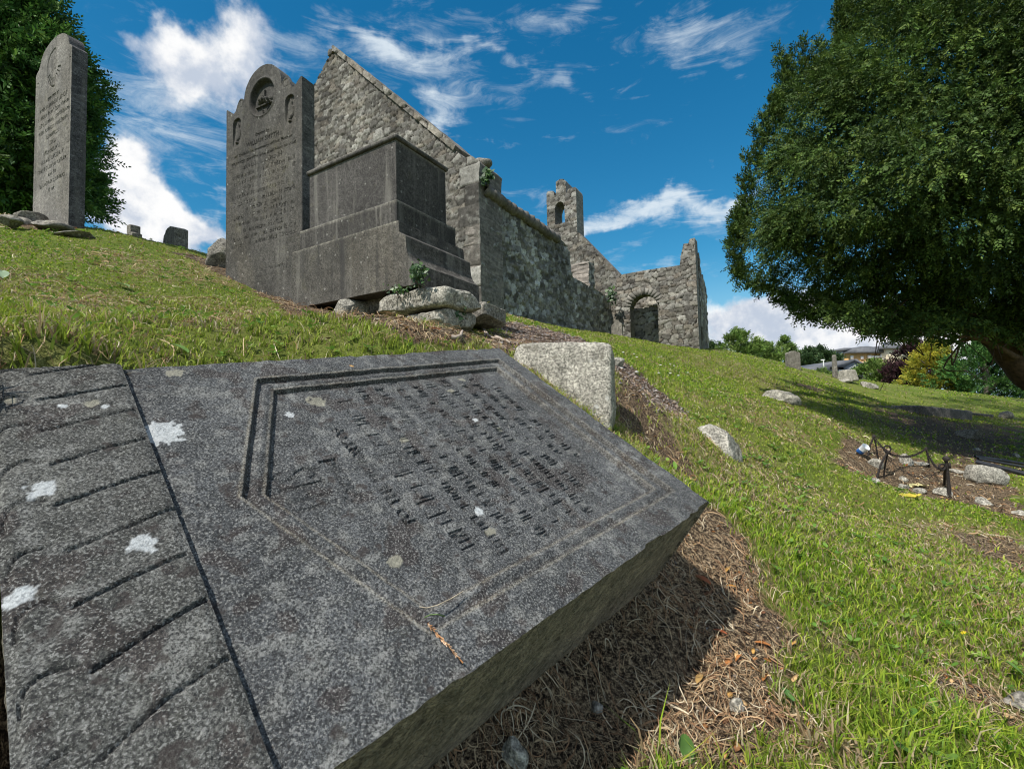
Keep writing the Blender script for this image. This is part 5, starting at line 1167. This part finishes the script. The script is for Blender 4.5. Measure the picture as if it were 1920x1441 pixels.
def build_leftree():
    d0=11.
    X0=P(20,560,d0); X0=onz(-13.,11.5,0)
    e=empty('conifer',X0,'dense dark green conifer rising behind the left headstone','tree')
    poly=[(-700,-500),(-300,-700),(20,-260),(95,-20),(112,28),(150,75),(168,120),(186,165),(178,200),(205,232),(196,258),(180,290),(172,318),(196,345),(186,372),(186,395),(190,418),(150,425),(60,415),(-40,430),(-300,450),(-700,450)]
    c1,R1=crown_from_outline(poly,d0,2.6,900,.62,21)
    poly2=[(95,-30),(112,28),(150,75),(168,120),(186,165),(178,200),(205,232),(196,258),(180,290),(172,318),(196,345),(186,372),(190,418),(60,420),(-60,420),(-60,-60)]
    c2,R2=crown_from_outline(poly2,d0,2.2,420,.42,22)
    cen=np.vstack([c1,c2]);R=np.r_[R1,R2]; mid=P(-250,200,12.5); ax=cen-mid; ax/=np.linalg.norm(ax,axis=1)[:,None]; ax[:,2]+=.25
    pal=[(.05,.12,.025),(.07,.16,.03),(.03,.08,.02),(.06,.13,.025),(.10,.18,.035)]
    V,Q,C=leafmesh(cen,R,30,ax,.30,.13,.022,pal,nl=8,seed=5)
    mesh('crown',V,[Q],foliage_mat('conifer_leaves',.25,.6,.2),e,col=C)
    br=[limb([X0-UP*.3,X0+UP*3,X0+UP*8],.35,.1,3,20,10)]
    rr=np.random.default_rng(4)
    for i in range(26): 
        z_=rr.uniform(1,7); a=X0+UP*z_; b=P(rr.uniform(-40,150),rr.uniform(80,400),rr.uniform(10,12)); br.append(limb([a,(a+b)/2-UP*.2,b],.05,.01,30+i,12,6,.1))
    v,q=join(br); mesh('trunk',v,[q],MBARKG,e,smooth=True)
build_leftree()
def tree(px,pb,pt,hw,d,pal,seed,name,label,cat='tree',group=None,nb=60,cone=0.,leaf=.16,bot=.12,airy=0.,tr=.3,bark=None,ns=26,rb=.2):
    """px centre, pb/pt base and top rows, hw half width in px at distance d"""
    k=d/F; B_=P(px,pb,d); H=(pb-pt)*k; W=hw*k; r=np.random.default_rng(seed); e=empty(name,B_,label,cat,group)
    cen=[];R=[]
    while len(cen)<nb:
        f=r.random(); a=r.uniform(0,2*np.pi); rr=r.random()**.5
        prof=(1-f)**.8*cone+(1-cone)*math.sin(math.pi*min(1,(f*.92+.12)))**.6
        if airy and r.random()<airy*f: continue
        cen.append(B_+np.array([math.cos(a)*W*rr*prof*.92,math.sin(a)*W*rr*prof*.8,H*(bot+(1-bot)*f*.95)])); R.append(W*rb*(1.1-.5*f)*r.uniform(.7,1.2))
    cen=np.array(cen);R=np.array(R); ax=cen-(B_+UP*H*.35); ax/=np.linalg.norm(ax,axis=1)[:,None]; ax[:,2]+=.3
    V,Q,C=leafmesh(cen,R,ns,ax,leaf*2.2,leaf,leaf*.24,pal,nl=6,seed=seed,colvar=.3)
    mesh('crown',V,[Q],foliage_mat(name+'_leaves',tr,.6,.25),e,col=C)
    br=[limb([B_-UP*.8,B_+UP*H*.35,B_+UP*H*.8],W*.07+.04,.03,seed,10,7,.1)]
    for i in range(7):
        a=r.uniform(0,6.28); f=r.uniform(.2,.6); p=B_+UP*H*f; br.append(limb([p,p+np.array([math.cos(a)*W*.35,math.sin(a)*W*.3,H*.12]),p+np.array([math.cos(a)*W*.7,math.sin(a)*W*.5,H*.25])],W*.03+.02,.01,seed+i,8,5,.05))
    v,q=join(br); mesh('trunk',v,[q],bark or MBARKG,e,smooth=True)
    return e
def build_trees():
    G1=[(.11,.19,.035),(.15,.23,.05),(.08,.14,.03),(.19,.25,.07)]; G2=[(.03,.065,.02),(.045,.08,.022),(.06,.10,.03)]
    tree(1385,688,622,44,30,G1,1,'deciduous_tree','leafy light green tree just right of the ruined church',nb=60,airy=.3)
    tree(1338,676,640,26,31,G2,2,'deciduous_tree','dark sparse treetop touching the right corner of the church',nb=26,airy=.6,ns=16)
    tree(1440,694,648,40,33,G1,3,'deciduous_tree','broad mid green tree left of the lone scalloped gravestone',nb=55)
    tree(1474,694,634,20,34,G1,4,'deciduous_tree','thin airy treetop directly behind the lone scalloped gravestone',nb=30,airy=.6)
    W='dark trees of the far wood'
    for i,(px,pt,hw) in enumerate([(1408,650,26),(1518,658,20),(1540,654,20),(1562,662,18),(1500,664,18)]):
        tree(px,706,pt,hw,62+3*i,[(.03,.06,.022),(.04,.075,.025),(.055,.09,.03)],30+i,'distant_tree','dark green round tree of the far wood, '+['behind the light green tree beside the church','just right of the lone gravestone','tallest, middle one left of the houses','against the left wall of the brick flats','just behind the lone gravestone'][i],group=W,nb=40,leaf=.35,ns=20,rb=.25)
    tree(1545,712,694,28,40,G1,8,'shrub','low green shrub below the grey roofs left of the white house','shrub',nb=20,leaf=.14)
    tree(1641,728,680,40,30,G1,9,'bush','rounded green bush in front of the houses beside the purple tree','bush',nb=60,bot=.0)
    tree(1722,735,640,44,28,[(.045,.02,.025),(.06,.028,.03),(.03,.014,.018),(.08,.035,.04)],10,'purple_tree','dark purple leaved tree right of the houses',nb=90,bot=.0)
    tree(1685,738,684,32,27,[(.045,.02,.025),(.06,.028,.03),(.03,.014,.018)],14,'purple_shrub','low purple leaved shrub in front of the purple tree','shrub',nb=40,bot=.0,airy=.2)
    tree(1755,752,640,62,24,[(.34,.30,.03),(.26,.26,.03),(.42,.36,.05),(.16,.20,.03)],11,'golden_conifer','golden yellow conifer between the purple tree and the green conifer',nb=110,cone=.35,bot=0.,leaf=.13,ns=30)
    tree(1850,768,640,95,22,[(.05,.13,.03),(.07,.17,.035),(.035,.09,.022),(.10,.20,.045)],12,'green_conifer','bright green spreading conifer below the yew branches',nb=150,cone=.15,bot=0.,leaf=.13,ns=30)
    tree(2010,775,610,110,22,[(.05,.12,.03),(.07,.15,.035),(.035,.08,.022)],13,'green_conifer','dark green conifer cut by the right picture edge',nb=90,cone=.15,bot=0.,leaf=.14)
build_trees()
# ------------------------------------------------------------------ ivy, weeds, flowers, roots
def build_small():
    MI=attr_mat('ivy',.45,.15,30,.2,.4)
    def ivy(px,py,d,w,h,n,seed,label,leaf=.03,name='ivy'):
        r=np.random.default_rng(seed); c=P(px,py,d); g=np.clip(r.normal(size=(n,3))*.42,-1,1)*np.array([w,.09,h]); p=c+g-np.array([0,.03,0])
        nr=r.normal(size=(n,3))*.6+np.array([-.1,-1,.4]); nr/=np.linalg.norm(nr,axis=1)[:,None]; a=np.cross(nr,r.normal(size=(n,3)));a/=np.linalg.norm(a,axis=1)[:,None]; b=np.cross(nr,a)
        s=leaf*r.uniform(.5,1.2,n)[:,None]; sh=[(0,-.5),(.45,-.35),(.3,.1),(.0,.75),(-.3,.1),(-.45,-.35)]
        V=np.stack([p+a*s*x+b*s*y+nr*s*.15*abs(x) for x,y in sh],1); Q=np.arange(n*6).reshape(n,6)
        c_=np.array([(.03,.07,.02),(.05,.11,.03),(.09,.16,.05),(.02,.045,.015)])[r.integers(0,4,n)]
        e=empty(name,c,label,'plant'); mesh('foliage',V.reshape(-1,3),[Q],MI,e,col=np.repeat(c_,6,0))
        st=[limb([c+np.array([r.normal()*w*.3,.03,-h*1.1]),c+r.normal(size=3)*.02,c+np.array([r.normal()*w*.6,.0,h*.5])],.004,.002,seed+i,8,5,.02) for i in range(4)]
        v,q=join(st); mesh('stem',v,[q],MBARKG,e,smooth=True)
    ivy(784,512,3.02,.07,.085,130,1,'small ivy plant growing on the plinth corner of the pedestal tomb',.026)
    ivy(752,545,3.1,.13,.03,60,2,'thin ivy trail along the underside of the tomb plinth',.020)
    ivy(862,590,3.22,.06,.12,110,3,'ivy hanging between the footing stones under the tomb',.028)
    ivy(912,332,8.1,.13,.14,70,4,'tuft of green weeds growing on the church corner above the eaves',.09,'weed_tuft')
    ivy(1146,553,13.2,.14,.35,60,5,'green creeper in the corner between church side wall and arched wall',.10,'creeper')
    # roots
    rts=[[(905,618),(915,632),(925,636),(938,640)],[(900,608),(906,622),(912,634)],[(850,640),(862,638),(870,628)],[(930,638),(945,642),(955,648)]]
    mr_=plain('bare_root',(.33,.27,.22),.8)
    for i,(rt,lb) in enumerate(zip(rts,['longest bare twisted root below the right end of the pedestal tomb','short bare root branching down beside the longest one','thin curved root left of the others under the tomb','thin root farthest right below the tomb'])):
        v,q=limb([ground(*p)+UP*.02 for p in rt],.011,.005,40+i,12,7,.01); tag(mesh('exposed_root',v,[q],mr_,None,smooth=True,origin=ground(*rt[0])),lb,'root','bare roots below the tomb')
    # broad leaves in the turf
    MLf=attr_mat('broad_leaf',.5,.3,20,.15,.35)
    def leaf(px,py,s,yaw,c,label,name='broad_leaf',lift=.02,tilt=25,cat='leaf',ell=.5,mat=MLf):
        X=ground(px,py)+UP*lift; V=[];m=9
        for i in range(m):
            f=i/(m-1); w=ell*math.sin(math.pi*min(1,f*.93+.05))**.7
            for g in (-1,-.5,0,.5,1): V.append((g*w*s,(f-.5)*2*s*.9,(.12*abs(g)+.15*math.sin(math.pi*f))*s))
        V=np.array(V)@rotm(yaw,tilt,0).T+X; I=np.arange(m*5).reshape(m,5); Q=np.stack([I[:-1,:-1],I[:-1,1:],I[1:,1:],I[1:,:-1]],-1).reshape(-1,4)
        o=mesh(name,V,[Q],mat,None,col=np.tile(c,(len(V),1))*(.85+.3*fbm(V*80,2,1))[:,None],smooth=True,origin=X); tag(o,label,cat)
    leaf(1908,1282,.035,60,(.16,.30,.05),'big rounded bright green leaf at the right picture edge',lift=.035,tilt=45,ell=.75)
    leaf(1478,1318,.018,20,(.09,.2,.05),'small green leaf in the straw at lower right')
    leaf(1288,1422,.03,-10,(.07,.15,.03),'dark green leaf at the bottom edge below the slab')
    leaf(1690,1425,.035,70,(.08,.17,.03),'long dark green leaf near the bottom edge at lower right',ell=.35)
    leaf(230,541,.05,80,(.22,.33,.12),'pale green oval leaf in the turf on the left hill, right one',tilt=15)
    leaf(4,522,.05,50,(.3,.4,.25),'pale green oval leaf in the turf at the left picture edge',tilt=35)
    leaf(335,668,.03,85,(.16,.28,.06),'green leaf just above the slab edge on the left',tilt=25)
    leaf(1265,884,.022,10,(.2,.36,.06),'bright green upright leaf beside the slab right edge',tilt=70,lift=.03)
    leaf(343,582,.025,40,(.25,.35,.12),'small pale leaf in the turf above the slab',tilt=20)
    # fallen leaves singled out
    for px,py,s,yw,c,lb in [(1316,1092,.035,30,(.35,.11,.04),'rusty brown conifer frond on the straw below the slab tip'),(1372,1104,.017,80,(.6,.27,.05),'orange pointed leaf lying right of the rusty frond'),(1350,1190,.02,60,(.35,.1,.04),'dark red curled leaf in the soil below the orange leaf'),(1430,1213,.022,75,(.5,.2,.06),'orange brown leaf near the grass edge at lower right'),(1312,1278,.022,-40,(.5,.32,.12),'long tan leaf lying on dark soil left of the pebbles'),(1302,896,.02,80,(.5,.25,.08),'orange leaf in the shade beside the slab right edge'),(815,622,.03,60,(.35,.12,.05),'reddish dead leaf in the turf below the tomb')]:
        leaf(px,py,s,yw,c,lb,'fallen_leaf',lift=.008,tilt=8,ell=.35)
    # small flowers
    MY=plain('yellow_petals',(.75,.58,.02),.5,0,80,.1,.0)
    def flower(px,py,s,label,dpt=None):
        X=(ground(px,py) if dpt is None else P(px,py,dpt))+UP*.0; e=empty('flower',X-UP*.04,label,'flower','yellow flowers in the turf')
        V=[X+UP*.003];Fq=[]
        for k in range(8):
            for da in (-.3,.3):
                a=k*math.pi/4+da; V.append(X+np.array([math.cos(a)*s,math.sin(a)*s*.8,s*.35+.4*s*math.cos(a)]))
        Fq=[[0,1+2*k,2+2*k] for k in range(8)]; mesh('petals',np.array(V),[np.array(Fq)],MY,e)
        v,q=tube([X-UP*.05,X],.0012*max(1,s*60),5); mesh('stem',v,[q],attr_mat('stem_green') if 0 else MLf,e,col=np.tile([.1,.2,.04],(len(v),1)))
    flower(1806,1187,.009,'single small yellow flower in the lower right grass')
    flower(915,568,.022,'yellow flower against the church wall by the tomb corner',4.6)
    flower(931,579,.022,'yellow flower on the grass lip right of the tomb',4.8)
build_small()
def daisies():
    MD=plain('daisy_white',(.8,.8,.78),.6,0,90,.05,0)
    r=np.random.default_rng(5); V,Fc=ico(1)
    for i in range(14):
        px=r.uniform(1120,1290); py=655+(px-1120)*.12+r.uniform(2,40); X=ground(px,py)+UP*.03
        o=mesh('daisy',V*np.array([.016,.016,.006])*(1+.3*r.random())+X,[Fc],MD,None,origin=X); tag(o,'tiny white daisy in the grass below the arched church wall','daisy','daisies in the grass below the arched church wall')
daisies()
# ------------------------------------------------------------------ houses far behind
def build_houses():
    MR=plain('slate_roof',(.10,.105,.12),.7,0,2,.2); MWH=plain('white_render',(.8,.78,.74),.9,0,1,.1); MCR=plain('cream_render',(.72,.64,.48),.9,0,1,.1); MBR=plain('yellow_brick',(.50,.31,.12),.9,0,3,.2); MPK=plain('pink_brick',(.42,.30,.24),.9,0,3,.2)
    MGL=plain('window_glass',(.10,.13,.16),.15,0,1,.1); MGY=plain('grey_boards',(.27,.28,.31),.8,0,2,.2); MTR=plain('white_trim',(.7,.7,.68),.7,0,1,.05)
    def bx(name,mat,e,x0,x1,y0,y1,d,dep,bev=0):
        a=P(x0,y1,d);b=P(x1,y0,d); V=np.array([(x,y,z) for z in (a[2],b[2]) for y in (a[1],a[1]+dep) for x in (a[0],b[0])]); Q=np.array([[0,1,5,4],[1,3,7,5],[3,2,6,7],[2,0,4,6],[4,5,7,6],[0,2,3,1]]); return mesh(name,V,[Q],mat,e)
    def roof(name,mat,e,pts,d,dep):
        n=len(pts); V=np.array([P(x,y,d) for x,y in pts]+[P(x,y,d)+np.array([0,dep,0]) for x,y in pts]); fs=[np.array([[i,(i+1)%n,n+(i+1)%n,n+i]]) for i in range(n)]
        return mesh(name,V,[np.vstack(fs),np.array([list(range(n))])[:,::-1],np.array([list(range(n,2*n))])],mat,e)
    # flats
    d=78.; e=empty('apartment_block',P(1635,700,d),'yellow brick and cream apartment block with dark roofs beyond the grass crest','building')
    bx('wall',MBR,e,1592,1672,660,706,d,9); bx('wall',MGY,e,1572,1592.1,656,684,d+1,8); bx('wall',MCR,e,1664,1704,652,680,d-1.2,8); bx('wall',MPK,e,1616,1700,676,706,d-2.4,4); bx('wall',MBR,e,1562,1592,682,706,d+.4,6)
    roof('roof',MR,e,[(1570,657),(1582,652),(1604,652),(1604,657)],d+.6,8); roof('roof',MR,e,[(1590,660.5),(1612,649.5),(1628,648.5),(1668,655),(1672,661)],d-.5,10); roof('roof',MR,e,[(1656,653),(1662,646),(1678,645),(1704,650),(1706,653.5)],d-1.6,9)
    bx('chimney',MR,e,1668,1678,640,646,d,1.5)
    for (x0,x1,y0,y1,dd) in [(1596,1600,667,673,d),(1615,1619,668,673,d),(1628,1634,666,671,d),(1636,1650,667,670,d),(1576,1580,660,665,d+1),(1583,1587,660,665,d+1),(1684,1687,659,667,d-1.2),(1693,1697,659,667,d-1.2),(1652,1658,664,670,d),(1660,1663,664,670,d)]:
        f=bx('window',MTR,e,x0-.5,x1+.5,y0-.5,y1+.5,dd-.06,.12); g=bx('pane',MGL,f,x0,x1,y0,y1,dd-.10,.1); g.location=(0,0,0)
        for o_ in (g,): # child of a part: keep the thing's origin offset
            o_.parent=f
    for (x0,x1,y) in [(1636,1672,672)]: bx('balcony',MTR,e,x0,x1,y,y+1.6,d-.7,.7)
    d=50.; e=empty('house',P(1590,715,d),'white house with grey boarded gable and slate roof before the flats','house')
    bx('wall',MWH,e,1556,1588,687,716,d,6); bx('wall',MWH,e,1588.1,1626,692,716,d-1,7)
    roof('gable',MGY,e,[(1584,693),(1584,686),(1606,675.5),(1628,690),(1628,700)],d-1.2,.3)
    roof('roof',MR,e,[(1553,688),(1567,676.5),(1604,673.5),(1604,675.5),(1583,686.5),(1583,688)],d-1.4,7); roof('roof',MR,e,[(1604,672.8),(1607,672.8),(1634,690.5),(1629,691.5),(1605,676)],d-1.5,8)
    for (x0,x1,y0,y1) in [(1562,1567,693,699),(1574,1579,693,699),(1594,1598,700,706)]: f=bx('window',MTR,e,x0-.5,x1+.5,y0-.5,y1+.5,d-1.08,.1); bx('pane',MGL,f,x0,x1,y0,y1,d-1.12,.1)
    d=46.; e=empty('house',P(1535,715,d),'low house showing only its dark slate roof left of the white house','house')
    roof('roof',MR,e,[(1510,700),(1528,686),(1556,684),(1556,700)],d,6); bx('wall',MWH,e,1514,1556,700,716,d+.2,5)
    d=44.; e=empty('house',P(1645,715,d),'house with dark slate roof right of the white house, behind the green bush','house')
    roof('roof',MR,e,[(1610,706),(1632,688),(1668,684),(1690,700),(1690,706)],d,6); bx('wall',MCR,e,1612,1688,706,722,d+.2,5); roof('barge_board',MTR,e,[(1660,690),(1672,683.4),(1692,699.5),(1690,701.5),(1672,687)],d-.2,.2)
    X=P(1544.5,700,42); e=empty('street_lamp',X-UP*1,'slender pale street lamp left of the white house','street lamp')
    v,q=tube([X-UP*1,P(1544,676,42)],.05,6); mesh('pole',v,[q],MTR,e); bx('lamp_head',MTR,e,1541.5,1547,673.5,676,42,.2)
build_houses()
